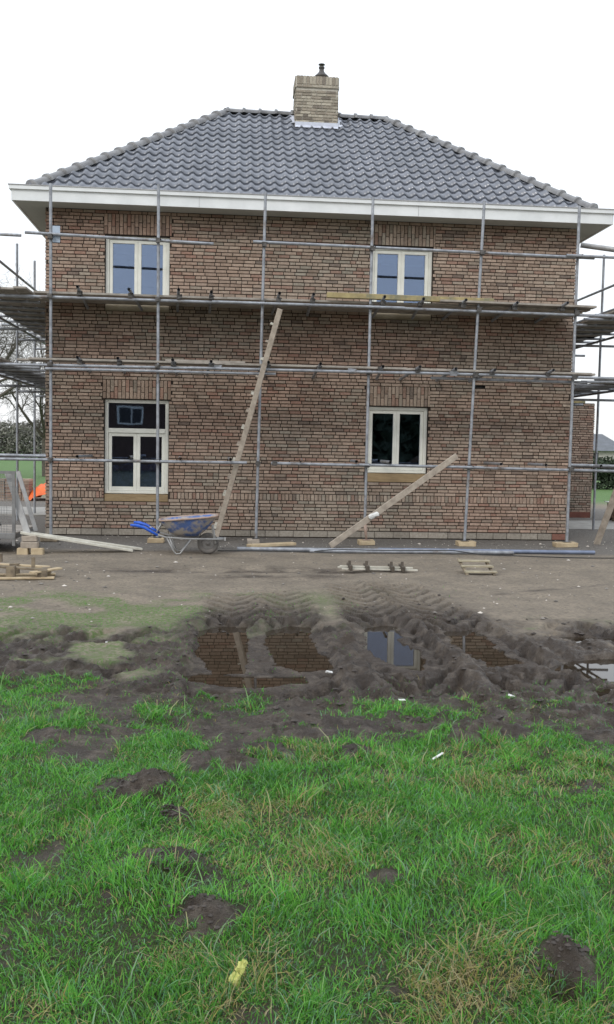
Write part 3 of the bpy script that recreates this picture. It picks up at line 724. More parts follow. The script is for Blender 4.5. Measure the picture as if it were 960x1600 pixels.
# pale mortar body of the chimney
mb = MB(); mb.box((cx0,cy0,cz0-.2), (cx1,cy1,8.735)); mb.box((cx0-.014,cy0-.014,8.736), (cx1+.014,cy1+.014,8.95)); mb.build('chimney_core', 'pale_mortar', roofo)
mb = MB(); cc = ((cx0+cx1)/2+.10, (cy0+cy1)/2-.12, 8.95)
mb.lathe(cc, [(.07,0),(.09,.04),(.14,.065),(.15,.08),(.13,.10),(.075,.15),(.05,.19),(.046,.24),(.058,.245),(.058,.275),(.014,.28),(.014,.31),(.065,.315),(.065,.325),(0,.34)], 16)
mb.build('chimney_cowl', 'clamp', roofo)
# lead flashing following the front and the sides of the chimney
mb = MB(); zf = lambda y: FT+(y-D0)*rise/run
def fl(x0, x1, y0, y1, h_): 
    mb.add([(x0,y0,zf(y0)+h_),(x1,y0,zf(y0)+h_),(x1,y1,zf(y1)+h_),(x0,y1,zf(y1)+h_),(x0,y0,zf(y0)+h_-.012),(x1,y0,zf(y0)+h_-.012),(x1,y1,zf(y1)+h_-.012),(x0,y1,zf(y1)+h_-.012)],
           [(0,1,2,3),(4,7,6,5),(0,4,5,1),(1,5,6,2),(2,6,7,3),(3,7,4,0)])
fl(cx0-.02, cx1+.02, cy0-.085, cy0-.005, .060); fl(cx0-.10, cx0-.002, cy0+.12, cy1-.1, .050); fl(cx1+.002, cx1+.12, cy0+.02, cy1-.1, .050)
mb.box((cx0-.02, cy0-.030, zf(cy0)), (cx1+.02, cy0-.022, zf(cy0)+.11))
mb.build('flashing', 'lead', roofo)

# ------------------------------------------------------------------ scaffold
TR = .0245; FY = -1.1
sc_ = empty('scaffold', (.28, FY, 0))
tag(sc_, 'grey tubular scaffold with plank platforms wrapped round the brick house', 'scaffold')
def tube(name, p0, p1, r=TR, m='tube'): mb = MB(); mb.tube(p0, p1, r, n=10); return part(mb, name, m, sc_)
STD = [((.27,FY,5.72),(.28,FY,.09)), ((1.97,FY,5.78),(2.0,FY,.09)), ((3.69,FY,5.72),(3.62,FY,.09)), ((5.45,FY,5.72),(5.44,FY,.36)), ((7.31,FY,5.73),(7.15,FY,.09)), ((8.93,FY,5.72),(8.93,FY,.09))]
def on_std(i, z): a, b_ = STD[i]; t = (z-b_[2])/(a[2]-b_[2]); return b_[0]+(a[0]-b_[0])*t
CL = MB()
def clampat(x, y, z, mb=None, s=1):
    q = MB(); w = .038*s
    q.box((x-w, y-.045, z-.035), (x+w, y+.03, z+.035), j=.008); q.tube((x+w*1.1, y-.02, z+.02), (x+w*1.1, y-.075, z+.02), .009, n=6, cap=True)
    return q
for i, (a, b_) in enumerate(STD):
    s_ = tube('standard', a, b_)
    if i != 3: 
        mb = MB(); mb.box((b_[0]-.06, FY-.06, .082), (b_[0]+.06, FY+.06, .09)); part(mb, 'base_plate', 'clamp', sc_)
# the fourth upright ends on a splayed screw jack
mb = MB(); mb.tube((5.44,FY,.37),(5.47,FY-.02,.10), .032, .018, n=10, cap=True); mb.box((5.41,FY-.08,.082),(5.53,FY+.04,.090)); part(mb, 'screw_jack', 'rust', sc_)
yl = FY-.05
led = [((-1.5,yl,4.90),(-.18,yl,4.88)), ((-.12,yl,4.93),(2.86,yl,4.86)), ((3.5,yl,4.92),(9.2,yl,4.86)), ((8.7,yl-.05,4.88),(11,yl-.05,4.86)),
       ((-1.5,yl,3.93),(3.0,yl,3.93)), ((2.85,yl-.05,3.93),(6.0,yl-.05,3.93)), ((5.8,yl,3.93),(10.9,yl,3.90)),
       ((-1.5,yl,2.84),(2.6,yl,2.86)), ((2.5,yl-.05,2.86),(6.2,yl-.05,2.87)), ((6.0,yl,2.88),(10.9,yl,2.87)), ((.2,yl-.02,2.79),(3.9,yl-.02,2.80)), ((6.5,yl+.1,2.81),(9.2,yl+.1,2.80)),
       ((-1.5,yl,1.33),(2.2,yl,1.335)), ((1.9,yl-.05,1.335),(3.45,yl-.05,1.34)), ((3.85,yl,1.34),(5.5,yl,1.33)), ((5.3,yl-.05,1.34),(7.4,yl-.05,1.33)), ((7.1,yl,1.325),(11,yl,1.30)), ((8.95,yl+.06,1.40),(11,yl+.06,1.385)), ((-1.5,yl+.05,1.40),(.2,yl+.05,1.39))]
for a, b_ in led: tube('ledger', a, b_)
t2 = [.74,1.54,2.32,2.84,3.93,4.48,5.64,6.27,6.99,7.85,8.68]; t1 = [.74,1.37,2.24,2.85,3.77,4.61,5.63,6.25,6.86,7.51,8.47]
for x in t2:
    xe = x+random.uniform(-.10,.10); ye = -1.40+random.uniform(-.04,.05); tube('transom', (x, ye, 4.065+random.uniform(-.012,.02)), (xe, -.04, 3.93))
for x in t1: 
    xe = x+random.uniform(-.12,.12); ye = -1.40+random.uniform(-.06,.06); tube('transom', (x, ye, 2.955+random.uniform(-.01,.015)), (xe, -.04, 2.845))
for x in [.74,1.56,2.37,3.18,4.32,5.24,5.79,7.67,8.43,9.36]: tube('transom', (x, -1.38+random.uniform(-.06,.06), 1.395), (x+random.uniform(-.08,.08), -.5 if random.random()<.6 else -.04, 1.395))
# couplers
cps = [(on_std(i, z), z) for i in range(6) for z in (4.88, 3.95, 2.87, 1.33)]
cps += [(x, 4.0) for x in t2] + [(x, 2.92) for x in t1] + [(3.9,1.34)]
for x, z in cps: part(clampat(x, yl, z), 'coupler', 'clamp', sc_)
for x0 in (6.85, 2.95, 5.15): part(clampat(x0, yl-.02, 2.88, s=1.6), 'coupler', 'tube', sc_)
# platform boards (upper platform five wide, lower platform two wide)
def boards(y0s, z, xs_, w_=.205):
    for y0 in y0s:
        for x0, x1 in zip(xs_, xs_[1:]):
            a, b_ = x0+random.uniform(-.18,.18), x1+random.uniform(.0,.25); dz = random.uniform(-.006,.006)
            mb = MB(); mb.bar((a, y0+random.uniform(-.01,.01), z+dz), (b_, y0+random.uniform(-.012,.012), z+dz+random.uniform(-.008,.008)), w_, .034)
            part(mb, 'platform_board', 'board', sc_, bevel=.003)
boards([-.93,-.71,-.49,-.27,-.13], 4.025, [-.15, 3.2, 6.2, 9.1]); boards([-1.04,-.82], 2.945, [-.15, 3.0, 6.0, 9.15])
mb = MB(); mb.bar((6.6,-1.10,4.075),(9.25,-1.12,4.05),.2,.032); part(mb,'platform_board','board',sc_)
mb = MB(); mb.bar((2.1,-.98,2.99),(3.4,-1.0,2.985),.16,.03); part(mb,'platform_board','board',sc_)
# scaffold round the left and right sides
def side(xi, xo, ys, top):
    s = 1 if xo > xi else -1
    for y in ys: tube('standard', (xo, y, top), (xo, y, .02 if s > 0 else .0))
    for z in (4.93, 3.90, 2.84, 1.33): tube('ledger', (xo-.05*s, -1.45, z), (xo-.05*s, 6.6, z))
    tube('ledger', (xo-.05*s, -1.45, 4.45), (xo-.05*s, 6.6, 4.45))
    for z, nb in ((3.98, 5), (2.89, 3)):
        for k in range(12):
            y = -1.0+k*.68+random.uniform(-.1,.1); tube('transom', (xo+s*(.22+random.uniform(-.08,.1)), y, z), (xi+s*.03, y+random.uniform(-.1,.1), z-.03))
        for k in range(nb):
            x = xo-s*(.14+.215*k)
            for y0, y1 in ((-1.35,2.6),(2.45,6.5)):
                mb = MB(); mb.bar((x, y0+random.uniform(-.1,.1), z+.045), (x+random.uniform(-.02,.02), y1, z+.045), .2, .034); part(mb, 'platform_board', 'board', sc_, bevel=.003)
side(0, -1.15, (-.9, 1.15, 3.05, 4.8), 5.6); side(HW, 10.75, (-.9, 2.3, 5.2), 5.66)
# light tubes below the side decks
for z in (2.66, 3.72):
    for y in (1.5, 3.4, 5.2): tube('transom', (-1.25, y, z), (-.05, y+.1, z)); tube('transom', (10.85, y, z), (9.36, y+.1, z))

# loose timber beam lying on the upper platform
mb = MB(); mb.bar((4.72,-1.10,4.112),(7.52,-1.10,4.10),.09,.085); o = mb.build('timber_beam', 'yellowwood', bevel=.006)
tag(o, 'yellowish squared timber beam lying on the upper scaffold platform below the right bedroom window', 'beam')
# pale blue card hanging on the left upright
mb = MB(); mb.box((.30,FY-.012,4.80),(.42,FY-.004,5.06)); o = mb.build('scaffold_tag', 'tag'); tag(o, 'pale blue card fixed beside the leftmost front scaffold upright', 'tag')
# wooden ladder seen from its side
ld = empty('wooden_ladder', (2.98,-.42,.0)); tag(ld, 'long weathered wooden ladder leaning against the scaffold, seen edge on', 'ladder')
lt = Vector((3.96,-1.13,3.86)); lb = Vector((2.97,-.52,.08)); sdv = Vector((-.20,-.62,.09)).normalized(); 
# the ladder lies against the ledgers: its width runs almost along the view
dl = (lt-lb).normalized(); wv = Vector((.03,1,0)); wv = (wv-dl*wv.dot(dl)).normalized(); perp = dl.cross(wv).normalized()
for s in (0, .34):
    mb = MB(); mb.bar(lb-wv*s*1.0, lt-wv*s, .085, .034, upv=wv); part(mb, 'rail', 'wood', ld, bevel=.004)
for k in range(13):
    p = lb+(lt-lb)*((k+.7)/13.6); mb = MB(); q = p+perp*(.062 if perp.x < 0 else -.062)
    mb.bar(q+wv*.02, q-wv*.36, .028, .05, upv=perp); part(mb, 'rung', 'palewood' if k % 2 == 0 else 'wood', ld)
# leaning plank
mb = MB(); mb.bar((4.80,-1.66,.03),(6.95,-1.20,1.52),.035,.10,upv=(0,0,1)); o = mb.build('leaning_plank', 'wood', bevel=.004)
tag(o, 'grey wooden plank slanting up from the ground across the right lower scaffold bay', 'plank')
mb = MB()
for k in range(7): a = k*.9; mb.bar((5.46+.03*math.cos(a),-1.56,.50+.02*math.sin(a)),(5.58+.02*math.sin(a*2),-1.58,.56+.015*math.cos(a*3)),.05,.03,roll=a)
o = mb.build('cloth_scrap', 'paper', bevel=.006); tag(o, 'crumpled white scrap caught between the slanting plank and the scaffold upright', 'scrap')
# timber blocks below the uprights
bl = [(1.98,'narrow timber block under the second front scaffold upright, just left of the wheelbarrow','newwood',.26),
      (3.58,'short timber block under the third front upright, beside the loose board','wood',.20),
      (5.47,'timber block under the screw jack at the slanting plank','newwood',.26),
      (7.17,'timber block under the second front upright from the right corner','newwood',.30),
      (8.90,'long fresh timber block under the right corner upright','newwood',.38),
      (.26,'timber block under the front upright at the left corner of the house','oldwood',.28)]
for x, lab, m_, w_ in bl:
    mb = MB(); mb.box((x-w_/2, FY-.12, .0), (x+w_/2, FY+.10, .08), j=.008); o = mb.build('timber_block', m_, bevel=.006)
    tag(o, lab, 'block', 'timber blocks under the scaffold uprights')
mb = MB(); mb.bar((3.48,-1.95,.05),(4.22,-1.62,.06),.16,.045); o = mb.build('short_board', 'newwood', bevel=.005); tag(o, 'short fresh board lying beside the third front upright', 'board')
# tubes lying on the ground
for (a, b_, z, m_, lab) in (((3.30,-2.22),(6.6,-2.30),.03,'tube','grey tube lying on the ground, reaching furthest left'),
                        ((4.4,-2.42),(7.6,-2.38),.03,'tube','grey tube lying on the ground, in front of the other two'),
                        ((5.5,-2.20),(8.95,-2.28),.035,'blue_tube','long bluish tube lying on the ground, ending at the far right')):
    mb = MB(); mb.tube((*a, z),(*b_, z), .032, n=10); o = mb.build('loose_tube', m_); tag(o, lab, 'tube', 'tubes lying on the ground in front of the house')
pts = [(3.0+.45*i, -2.36+.10*math.sin(i*.9)-.035*i*.9, .072 if 3 < i < 9 else .012) for i in range(20)]
mb = MB(); mb.path(pts, .008, 6); o = mb.build('black_cable', 'black'); tag(o, 'thin black cable trailing across the ground over the loose tubes', 'cable')

# ------------------------------------------------------------------ wheelbarrow
wb = empty('wheelbarrow', (2.5,-2.65,0)); tag(wb, 'blue muddy wheelbarrow with one wheel and bright blue grips in front of the wall', 'wheelbarrow')
def tray():
    mb = MB(); secs = []
    # rim (x0,x1,y half,z) to bottom
    lv = [((2.14,3.00),.33,(.50,.575)), ((2.20,2.95),.29,(.42,.50)), ((2.30,2.83),.22,(.31,.36)), ((2.40,2.72),.15,(.265,.275))]
    n_ = 28; vs = []
    for inner in (0, 1):
        for (xa, xb), hy, (za, zb) in lv:
            cx__ = (xa+xb)/2; hx = (xb-xa)/2 - .012*inner; hy_ = hy-.012*inner
            for k in range(n_):
                t = 2*math.pi*k/n_; c_, s_ = math.cos(t), math.sin(t); e = .55
                u = math.copysign(abs(c_)**e, c_); v = math.copysign(abs(s_)**e, s_)
                x = cx__+hx*u; z = za+(zb-za)*(u+1)/2 + .012*inner*(1 if (xa, xb) != lv[0][0] else 0)
                vs.append((x, -2.65+hy_*v, z))
    fs = []
    for i in range(2):
        o_ = i*4*n_
        for r in range(3):
            for k in range(n_): fs.append((o_+r*n_+k, o_+r*n_+(k+1)%n_, o_+(r+1)*n_+(k+1)%n_, o_+(r+1)*n_+k))
        fs.append(tuple(o_+3*n_+k for k in range(n_)))
    mb.add(vs, fs, True)
    rim = [vs[k] for k in range(n_)]+[vs[0]]
    return mb, rim
tb, rim = tray(); part(tb, 'tray', 'blue', wb)
mb = MB(); mb.path(rim, .015, 6, cap=False); part(mb, 'rim', 'rust', wb)
for s in (-1, 1):
    y = -2.65+s*.20
    mb = MB(); mb.path([(1.98,y*1+.0,.375),(2.10,y,.30),(2.25,y,.255),(2.55,y-s*.02,.235),(3.10,-2.65+s*.085,.225)], .015, 8); part(mb, 'frame_rail', 'greymetal', wb)
    mb = MB(); mb.path([(1.74,y+s*.06,.435),(1.82,y+s*.05,.43),(1.93,y+s*.02,.40),(2.03,y,.34),(2.13,y,.285)], [.016,.024,.022,.021,.019], 8); part(mb, 'grip', 'bluegrip', wb)
    mb = MB(); mb.path([(2.26,y,.25),(2.36,y,.06),(2.40,y,.012),(2.46,y,.02),(2.62,y-s*.03,.24)], .011, 6); part(mb, 'leg', 'greymetal', wb)
    mb = MB(); mb.path([(2.30,y,.25),(2.38,y,.03)], .010, 6); mb.path([(2.10,y,.30),(2.18,y+s*.03,.46)], .011, 6); part(mb, 'tray_brace', 'greymetal', wb)
    mb = MB(); mb.bar((2.97,-2.65+s*.06,.16),(2.92,-2.65+s*.16,.42),.03,.012); part(mb, 'fork', 'greymetal', wb)
mb = MB(); mb.bar((3.11,-2.78,.225),(3.11,-2.52,.225),.03,.03); part(mb, 'front_bar', 'greymetal', wb)
wh = (2.86,-2.65,.155)
mb = MB(); mb.lathe(wh, [(.085,-.03),(.11,-.042),(.14,-.040),(.157,-.022),(.160,0),(.157,.022),(.14,.040),(.11,.042),(.085,.03)], 28, 'y'); tyr = part(mb, 'tyre', 'tyre', wb)
mb = MB(); mb.lathe(wh, [(0,-.045),(.022,-.045),(.024,-.03),(.06,-.018),(.088,-.034),(.09,.034),(.06,.018),(.024,.03),(.022,.045),(0,.045)], 20, 'y'); part(mb, 'wheel_hub', 'hub', wb)

# ------------------------------------------------------------------ left foreground: trailer, ramp, blocks, pallet
tr0 = empty('mesh_trailer', (-1.2,-2.2,0)); tag(tr0, 'grey trailer with wire mesh side at the left edge of the yard', 'trailer')
mb = MB(); ya, yb = -2.95, -1.55; xa, xb = -2.6, .12
for y in (ya, yb): mb.box((xa,y-.03,.22),(xb,y+.03,.30))
for x in (xa,-1.7,-.8,xb-.06): mb.box((x,ya+.031,.22),(x+.06,yb-.031,.28))
part(mb, 'chassis', 'trailer', tr0, bevel=.004)
mb = MB(); mb.box((xa,ya+.032,.285),(xb,yb-.032,.305)); part(mb, 'bed', 'board', tr0)
mb = MB()
for y in (ya,):
    mb.box((xa,y-.02,1.15),(xb,y+.02,1.19)); mb.box((xb-.045,y-.022,.12),(xb-.005,y+.022,1.149)); mb.box((-1.3,y-.02,.305),(-1.26,y+.02,1.149)); mb.box((xa,y-.02,.305),(xa+.04,y+.02,1.149))
part(mb, 'side_frame', 'trailer', tr0)
mb = MB()
for k in range(66): x = xa+.06+k*.039; mb.box((x,ya-.003,.30),(x+.005,ya+.002,1.15))
for k in range(22): z = .32+k*.038; mb.box((xa+.04,ya-.006,z),(xb-.045,ya-.002,z+.005))
part(mb, 'wire_mesh', 'trailer', tr0)
mb = MB(); mb.bar((-.02,-2.80,1.16),(.30,-2.95,.26),.09,.03,upv=(0,1,0)); part(mb, 'ramp_strut', 'greymetal', tr0)
mb = MB(); mb.bar((-.05,-2.0,1.16),(.24,-2.1,.26),.06,.03,upv=(0,1,0)); part(mb, 'ramp_strut', 'greymetal', tr0)
for y in (ya+.15, yb-.15):
    mb = MB(); mb.lathe((-.55,y,.21), [(0,-.07),(.10,-.07),(.13,-.09),(.18,-.085),(.205,-.05),(.205,.05),(.18,.085),(.13,.09),(.10,.07),(0,.07)], 24, 'y'); part(mb, 'wheel', 'black', tr0)
for k, (y0, dy, lab) in enumerate(((-2.88,-2.40,'pale plank ramp leading down from the block stack, the one nearer the wall'), (-3.00,-2.60,'pale plank ramp leading down from the block stack, the one farther from the wall'))):
    mb = MB(); mb.bar((.20-.0*k,y0,.315),(1.86-.12*k,dy,.03),.13,.035); o = mb.build('ramp_plank', 'palewood', bevel=.004); tag(o, lab, 'plank', 'pale planks laid as a ramp')
for (c_, s_, lab) in (((.24,-3.02,.05),(.15,.12,.10),'lower left concrete block of the small stack under the ramp'), ((.44,-3.02,.05),(.17,.12,.10),'lower right concrete block of the small stack under the ramp'), ((.33,-3.0,.145),(.24,.14,.09),'middle block of the small stack under the ramp'), ((.33,-2.99,.235),(.21,.14,.085),'topmost block of the small stack under the ramp')):
    mb = MB(); mb.box([c_[i]-s_[i]/2 for i in range(3)],[c_[i]+s_[i]/2 for i in range(3)], j=.006); o = mb.build('stacked_block', 'newwood' if s_[0] < .2 else 'wood', bevel=.006); tag(o, lab, 'block', 'blocks stacked under the ramp')
pal = empty('broken_pallet', (.75,-5.45,0)); tag(pal, 'broken wooden pallet with a tilted top board at the left edge', 'pallet')
for a, b_, w_, t_ in (((-.3,-5.55,.20),(1.02,-5.40,.10),.10,.022),((-.2,-5.25,.17),(1.0,-5.15,.10),.09,.022),((-.3,-5.65,.015),(1.12,-5.50,.02),.10,.022),((.1,-5.3,.015),(1.08,-5.2,.02),.10,.022),((.88,-5.60,.09),(1.14,-5.25,.10),.09,.02)):
    mb = MB(); mb.bar(a, b_, w_, t_); part(mb, 'board', 'oldwood' if a[2] > .18 else 'newwood', pal, bevel=.003)
for x, y in ((.98,-5.50),(.62,-5.5),(.98,-5.25),(.60,-5.22),(.25,-5.5)):
    mb = MB(); mb.box((x-.05,y-.04,.028),(x+.05,y+.04,.11+(.04 if x < .9 else 0)), j=.006); part(mb, 'block', 'oldwood', pal)
mb = MB(); mb.box((.84,-5.43,.13),(.88,-5.40,.25)); part(mb, 'splinter', 'oldwood', pal)
mb = MB(); mb.box((.42,-5.52,.2),(.52,-5.47,.30)); part(mb, 'splinter', 'oldwood', pal)

# lath bundle with dark brackets
lf = empty('lath_bundle', (5.05,-4.45,0)); tag(lf, 'low bundle of thin laths held by four dark brackets', 'laths')
for k in range(3):
    mb = MB(); mb.bar((4.60+.02*k,-4.40-.07*k,.035+.022*(k%2)),(5.52+.05*k,-4.52-.07*k,.035+.022*(k%2)),.035,.018); part(mb, 'lath', 'palewood', lf)
for x in (4.74,4.96,5.28,5.42):
    mb = MB(); yy = -4.42-.13*(x-4.6); mb.bar((x,yy+.05,.06),(x+.01,yy-.20,.05),.04,.07); mb.bar((x,yy-.12,.02),(x,yy-.10,.14),.035,.03); part(mb, 'bracket', 'rusty', lf, bevel=.004)
# small slatted tray
sp_ = empty('small_pallet', (6.45,-4.5,0)); tag(sp_, 'small slatted wooden pallet lying on the sand below the second upright from the right', 'pallet')
for k in range(3):
    mb = MB(); mb.bar((6.23-.01*k,-4.72+.14*k,.03+.055*k),(6.65-.01*k,-4.74+.14*k,.03+.055*k),.10,.02); part(mb, 'slat', 'slatwood', sp_)
for x in (6.25,6.61):
    mb = MB(); mb.bar((x,-4.80,-.01),(x-.01,-4.34,.15),.035,.025); part(mb, 'runner', 'oldwood', sp_)
# scraps
for (x, y, s, lab) in ((2.18,-8.97,.045,'white scrap on the churned mud left of the puddles'),(3.89,-9.95,.035,'white scrap at the near end of the middle puddle'),(4.62,-9.3,.04,'white scrap between the two right puddles'),(4.25,-10.9,.035,'white scrap on the mud at the grass edge'),(5.05,-10.6,.03,'tiny white scrap on the mud near the right puddle')):
    z = float(height(np.array([x]), np.array([y]))[0]); mb = MB(); s *= .6; mb.box((x-s,y-s*.6,z+.004),(x+s,y+s*.5,z+.012), j=.008); o = mb.build('litter_scrap','paper'); tag(o, lab, 'litter', 'white scraps in the mud')
x, y = 4.24, -11.97; z = float(height(np.array([x]), np.array([y]))[0]); mb = MB(); mb.bar((x-.035,y-.03,z+.03),(x+.035,y+.03,z+.045),.014,.005); o = mb.build('white_stick','paper'); tag(o, 'white strip lying in the grass', 'litter')
yl_ = empty('yellow_leaf', (3.17,-14.03,0)); tag(yl_, 'pale yellow crumpled leaf lying in the foreground grass', 'leaf'); z = float(height(np.array([3.17]), np.array([-14.03]))[0])
for k, (dx, dz, s) in enumerate(((.012,.066,.017),(-.004,.030,.021),(.022,.080,.010))):
    mb = MB(); nu, nv = 10, 8; vs = []
    for b_ in range(nv):
        for a_ in range(nu):
            th_, ph_ = 2*math.pi*a_/nu, math.pi*(b_+.5)/nv; q = s*(1+.28*math.sin(3*th_+k*2+b_)+.15*math.sin(5*ph_+a_))
            vs.append((3.17+dx+q*math.sin(ph_)*math.cos(th_)*.8, -14.03+q*math.sin(ph_)*math.sin(th_)*.5, z+dz+q*math.cos(ph_)))
    mb.add(vs, [(b_*nu+a_, b_*nu+(a_+1)%nu, (b_+1)*nu+(a_+1)%nu, (b_+1)*nu+a_) for b_ in range(nv-1) for a_ in range(nu)]+[tuple(range(nu)), tuple(range((nv-1)*nu, nv*nu))], False)
    part(mb, 'leaf_lobe', 'yellow', yl_)

# prop on the right
mb = MB(); mb.bar((9.66,-.60,.0),(9.95,-1.30,1.75),.11,.04,upv=(0,1,0)); o = mb.build('prop_plank','wood',bevel=.004); tag(o, 'wooden plank leaning steeply against the scaffold at the right edge', 'plank')
mb = MB(); mb.tube((9.95,1.5,5.66),(11.6,.9,5.35),.05,n=12,cap=True); o = mb.build('drain_pipe','greymetal'); tag(o, 'grey pipe sticking out below the right eave', 'pipe')
# sheet coloured as a car's reflection in the lower left window
fx, fz = np.meshgrid(np.linspace(1.08,2.02,30), np.linspace(.62,1.36,24)); fy = .175+.20*fbm(fx,fz,3,80); top = 1.36-.22*fbm(fx,fz*0,3,82)
fz2 = .62+(fz-.62)*(top-.62)/.74; mb = MB(); mb.add(list(zip(fx.ravel(),fy.ravel(),fz2.ravel())), [(j*30+i,j*30+i+1,(j+1)*30+i+1,(j+1)*30+i) for j in range(23) for i in range(29)], True)
o = mb.build('reflection_sheet','reflsheet'); tag(o, 'crumpled blue and white sheet imitating a car reflection in the lower left window', 'painted reflection')

# ------------------------------------------------------------------ annex behind on the right
an = empty('brick_annex', (11.6,6.2,0)); tag(an, 'low unfinished brick annex wall behind the right side of the house', 'annex')
mb = MB(); aw = 3.0
def PA(u, z, d): return (9.28+u-11.6, 6.2-d-6.2, z)
brick_face(mb, 2.94, 2.84, [], PA, soldiers=[(0,2.94,.6642,.7818)], z0=.0); brick_face(mb, 3.0, 2.84, [], lambda u, z, d: (12.22+d-11.6, u, z))
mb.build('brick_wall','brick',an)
mb = MB(); mb.box((9.31,6.2,-.1),(12.22,9.2,2.85)); part(mb,'mortar_core','mortar',an)
mb = MB(); mb.box((9.6,6.19,2.852),(11.98,6.35,2.95)); part(mb,'timber_plate','yellowwood',an)
mb = MB(); mb.box((9.4,6.150,.0),(12.2,6.18,.14)); part(mb,'base_course','redbrick',an)
# brick pallet wrapped
bp_ = empty('brick_pallet', (12.5,4.4,0)); tag(bp_, 'pallet of bricks under white wrapping right of the annex', 'brick pallet')
mb = MB()
for k in range(5):
    for i in range(5):
        for j in range(2): mb.box((12.1+i*.215,3.9+j*.5,.12+k*.066),(12.30+i*.215,4.38+j*.5,.18+k*.066), col=brick_tint())
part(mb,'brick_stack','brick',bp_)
mb = MB(); mb.box((12.05,3.88,.455),(13.2,4.95,.50),j=.02); part(mb,'wrap','paper',bp_)
mb = MB()
for j in range(3): mb.box((12.05,3.9+j*.48,.0),(13.2,4.0+j*.48,.11))
part(mb,'pallet','oldwood',bp_)
# slabs of concrete
for x0,y0,x1,y1,lab in ((9.9,2.6,12.6,4.6,'pale concrete slab on the ground right of the house'),(-3.6,4.4,-.6,7.0,'pale concrete slab on the ground left of the house')):
    mb = MB(); mb.box((x0,y0,-.05),(x1,y1,.035),j=.03); o = mb.build('concrete_slab','concrete'); tag(o, lab, 'slab')
# left behind: brick stack and orange tarp
bs = empty('brick_pile', (-2.75,10.3,0)); tag(bs, 'stack of bricks standing in the grass beside the orange tarpaulin', 'bricks'); mb = MB()
for k in range(8):
    for i in range(4): mb.box((-3.2+i*.22,10.0,k*.075),(-3.0+i*.22,10.6,.068+k*.075), j=.006, col=brick_tint())
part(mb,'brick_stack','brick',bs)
mb = MB(); tx_, ty_ = np.meshgrid(np.linspace(-1,1,26), np.linspace(-1,1,18)); rr = np.clip(1-(tx_**4*.5+ty_**4*.5)**.5*1.25, 0, 1)**.5
tz = rr*(.42+.25*(fbm(tx_,ty_,3,90)-.5)) + .02; mb.add(list(zip((-1.85+tx_*.55).ravel(),(10.6+ty_*.7).ravel(),tz.ravel())), [(j*26+i,j*26+i+1,(j+1)*26+i+1,(j+1)*26+i) for j in range(17) for i in range(25)], True)
o = mb.build('orange_tarp','orange'); tag(o, 'bright orange tarpaulin heaped over a pile behind the left corner', 'tarpaulin')

# ------------------------------------------------------------------ bare trees
def bare_tree(x, y, hgt, lab, seed, spread=1.0, lean=0):
    rnd = random.Random(seed); t = empty('bare_tree', (x,y,0)); tag(t, lab, 'tree', 'bare trees behind the house')
    tk = MB(); cr = MB()
    def grow(mb_, p, d, ln_, r, lev):
        pts = [p]; rs = [r]; q = p.copy(); dd = d.copy(); n_ = 5 if lev < 3 else 4
        for i in range(n_):
            dd = (dd + Vector([rnd.uniform(-.22,.22) for _ in range(3)])*(.5+.35*lev) + Vector((0,0,.05 if lev < 3 else -.02))).normalized()
            q = q+dd*ln_/n_; pts.append(q.copy()); rs.append(max(r*(1-.62*(i+1)/n_), .004))
        mb_.path(pts, rs, 6 if lev < 2 else (4 if lev < 4 else 3), cap=False)
        if lev >= 5: return
        for k in range((0,4,4,4,5,4)[lev] if lev else 7):
            i = rnd.randint(1 if lev else 2, n_); a = rnd.uniform(0, 6.28); e = rnd.uniform(.5, 1.15)*spread
            side_ = dd.orthogonal().normalized(); side_ = Matrix.Rotation(a, 3, dd)@side_
            nd = (dd*math.cos(e)+side_*math.sin(e)).normalized()
            grow(cr, pts[i], nd, ln_*rnd.uniform(.5,.75), max(rs[i]*.62,.006), lev+1)
    grow(tk, Vector((x,y,0)), Vector((lean,0,1)).normalized(), hgt*.45, hgt*.022, 0)
    part(tk,'trunk','bark',t); part(cr,'crown','bark',t)
bare_tree(-7.6, 24, 11, 'tall bare tree farthest left behind the scaffold', 3, 1.1, .15)
bare_tree(-5.6, 30, 10, 'bare tree whose crown shows just left of the house wall', 8, 1.0)
bare_tree(-9.5, 34, 12, 'bare tree farthest back on the left side', 12, 1.0)
bare_tree(27.6, 62, 5.0, 'small bare tree far behind the houses on the right', 21, 1.0)
# hedges and far wood: leaf faces spread through the volume
def leafy(name, x0, x1, y0, y1, hgt, nl, size, m_, lab, cat, seed, kind=None):
    r = np.random.default_rng(seed); mb = MB(); xs_ = r.uniform(x0,x1,nl); ys_ = r.uniform(y0,y1,nl)
    hh = hgt*(.72+.55*fbm(xs_, ys_, 1.2/hgt, seed)); zs = hh*r.random(nl)**.7
    for x, y, z in zip(xs_, ys_, zs):
        a, b_, c_ = [Vector(v) for v in r.normal(0, 1, (3,3))]; p = Vector((x,y,z)); s = size*r.uniform(.6,1.4)
        mb.add([p+a.normalized()*s, p+b_.normalized()*s, p+c_.normalized()*s, p-a.normalized()*s*.6], [(0,1,2),(0,2,3)])
    o = mb.build(name, m_); return tag(o, lab, cat, kind=kind)
leafy('hedge', 15.5, 24, 24.5, 26, 1.35, 9000, .10, 'hedge', 'dark clipped hedge beyond the green lawn on the right', 'hedge', 5)
leafy('distant_wood', -34, -4, 78, 84, 3.4, 24000, .20, 'wood_far', 'low distant wood on the horizon left of the house', 'wood', 6, 'stuff')
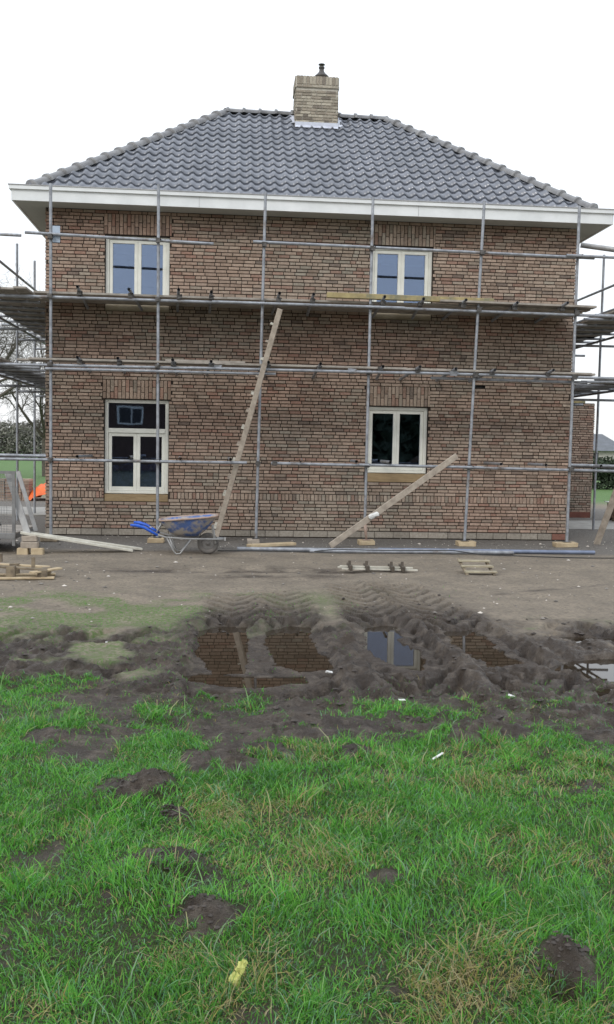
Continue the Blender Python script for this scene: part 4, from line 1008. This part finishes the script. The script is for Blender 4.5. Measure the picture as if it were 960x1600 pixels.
# far houses
def far_house(x, y, w_, d_, ez, rz_, lab):
    t = empty('farmhouse', (x,y,0)); tag(t, lab, 'house'); mb = MB(); mb.box((x-w_/2,y,0),(x+w_/2,y+d_,ez)); part(mb,'wall','farwall',t)
    mb = MB(); o_ = .4; zz = ez+.004
    mb.add([(x-w_/2-o_,y-o_,zz),(x+w_/2+o_,y-o_,zz),(x+w_/2+o_,y+d_+o_,zz),(x-w_/2-o_,y+d_+o_,zz),(x-w_/2+.6,y+d_/2,rz_),(x+w_/2-.6,y+d_/2,rz_)],[(0,1,5,4),(2,3,4,5),(1,2,5),(3,0,4),(0,3,2,1)]); part(mb,'roof','slate',t)
    for k in (-.25,.25): mb = MB(); mb.box((x+k*w_-.5,y-.02,.9),(x+k*w_+.5,y+.05,1.7)); part(mb,'window','black',t)
far_house(33, 66, 12, 8, 1.9, 3.5, 'distant low farmhouse with long grey roof')
far_house(24.6, 48, 4.5, 5, 1.5, 2.5, 'distant small shed with dark grey roof in front of the farmhouse')

# trees behind the viewer, seen only in the window panes
def evergreen(x, y, hgt, lab, seed):
    r = np.random.default_rng(seed); t = empty('evergreen_tree', (x,y,0)); tag(t, lab, 'tree', 'dark trees behind the viewer')
    mb = MB(); mb.tube((x,y,0),(x,y,hgt*.8),.22,.06,n=8); part(mb,'trunk','bark',t); mb = MB()
    for k in range(2600):
        h_ = r.random()**.8; ra = (1-h_)*hgt*.34*(.55+.6*r.random())+.2; a = r.uniform(0,6.28); p = Vector((x+ra*math.cos(a), y+ra*math.sin(a), hgt*(.1+.9*h_)))
        va, vb = Vector(r.normal(0,1,3)).normalized()*.42, Vector(r.normal(0,1,3)).normalized()*.42; mb.add([p+va,p+vb,p-va,p-vb],[(0,1,2,3)])
    part(mb,'crown','hedge',t)
for k, (ex, ey, eh, lb_) in enumerate(((-17,-44,7.5,'dark evergreen farthest left of those behind the viewer'),(11,-40,8,'dark evergreen right beside the house behind the viewer'),(14.5,-41,7,'second dark evergreen right of the house behind the viewer'),(18,-40,8.5,'third dark evergreen right of the house behind the viewer'),(22,-42,7.5,'dark evergreen farthest right of those behind the viewer'))): evergreen(ex, ey, eh, lb_, 100+k)
nh = empty('brick_cottage', (-2,-46,0)); tag(nh, 'dark brick house with white windows standing behind the viewer', 'house')
mb = MB(); mb.box((-13,-50,0),(9,-44,4.6)); part(mb,'wall','darkbrick',nh)
mb = MB(); mb.add([(-13.4,-50.4,4.604),(9.4,-50.4,4.604),(9.4,-43.6,4.604),(-13.4,-43.6,4.604),(-11,-47,6.9),(7,-47,6.9)],[(0,1,5,4),(2,3,4,5),(1,2,5),(3,0,4),(0,3,2,1)]); part(mb,'roof','slate',nh)
for x in (-10,-6.5,-3,.5,4):
    mb = MB(); mb.box((x-.8,-44.02,2.9),(x+.8,-43.95,4.1)); mb2 = MB(); mb2.box((x-.66,-43.96,3.02),(x-.04,-43.93,3.98)); mb2.box((x+.04,-43.96,3.02),(x+.66,-43.93,3.98))
    w_ = part(mb,'window','frame',nh); 
    for q0, q1 in ((-.66,-.04),(.04,.66)):
        m3 = MB(); m3.box((x+q0,-43.96,3.02),(x+q1,-43.93,3.98)); p_ = part(m3,'pane','black',nh); p_.parent = w_; p_.location = (0,0,0)
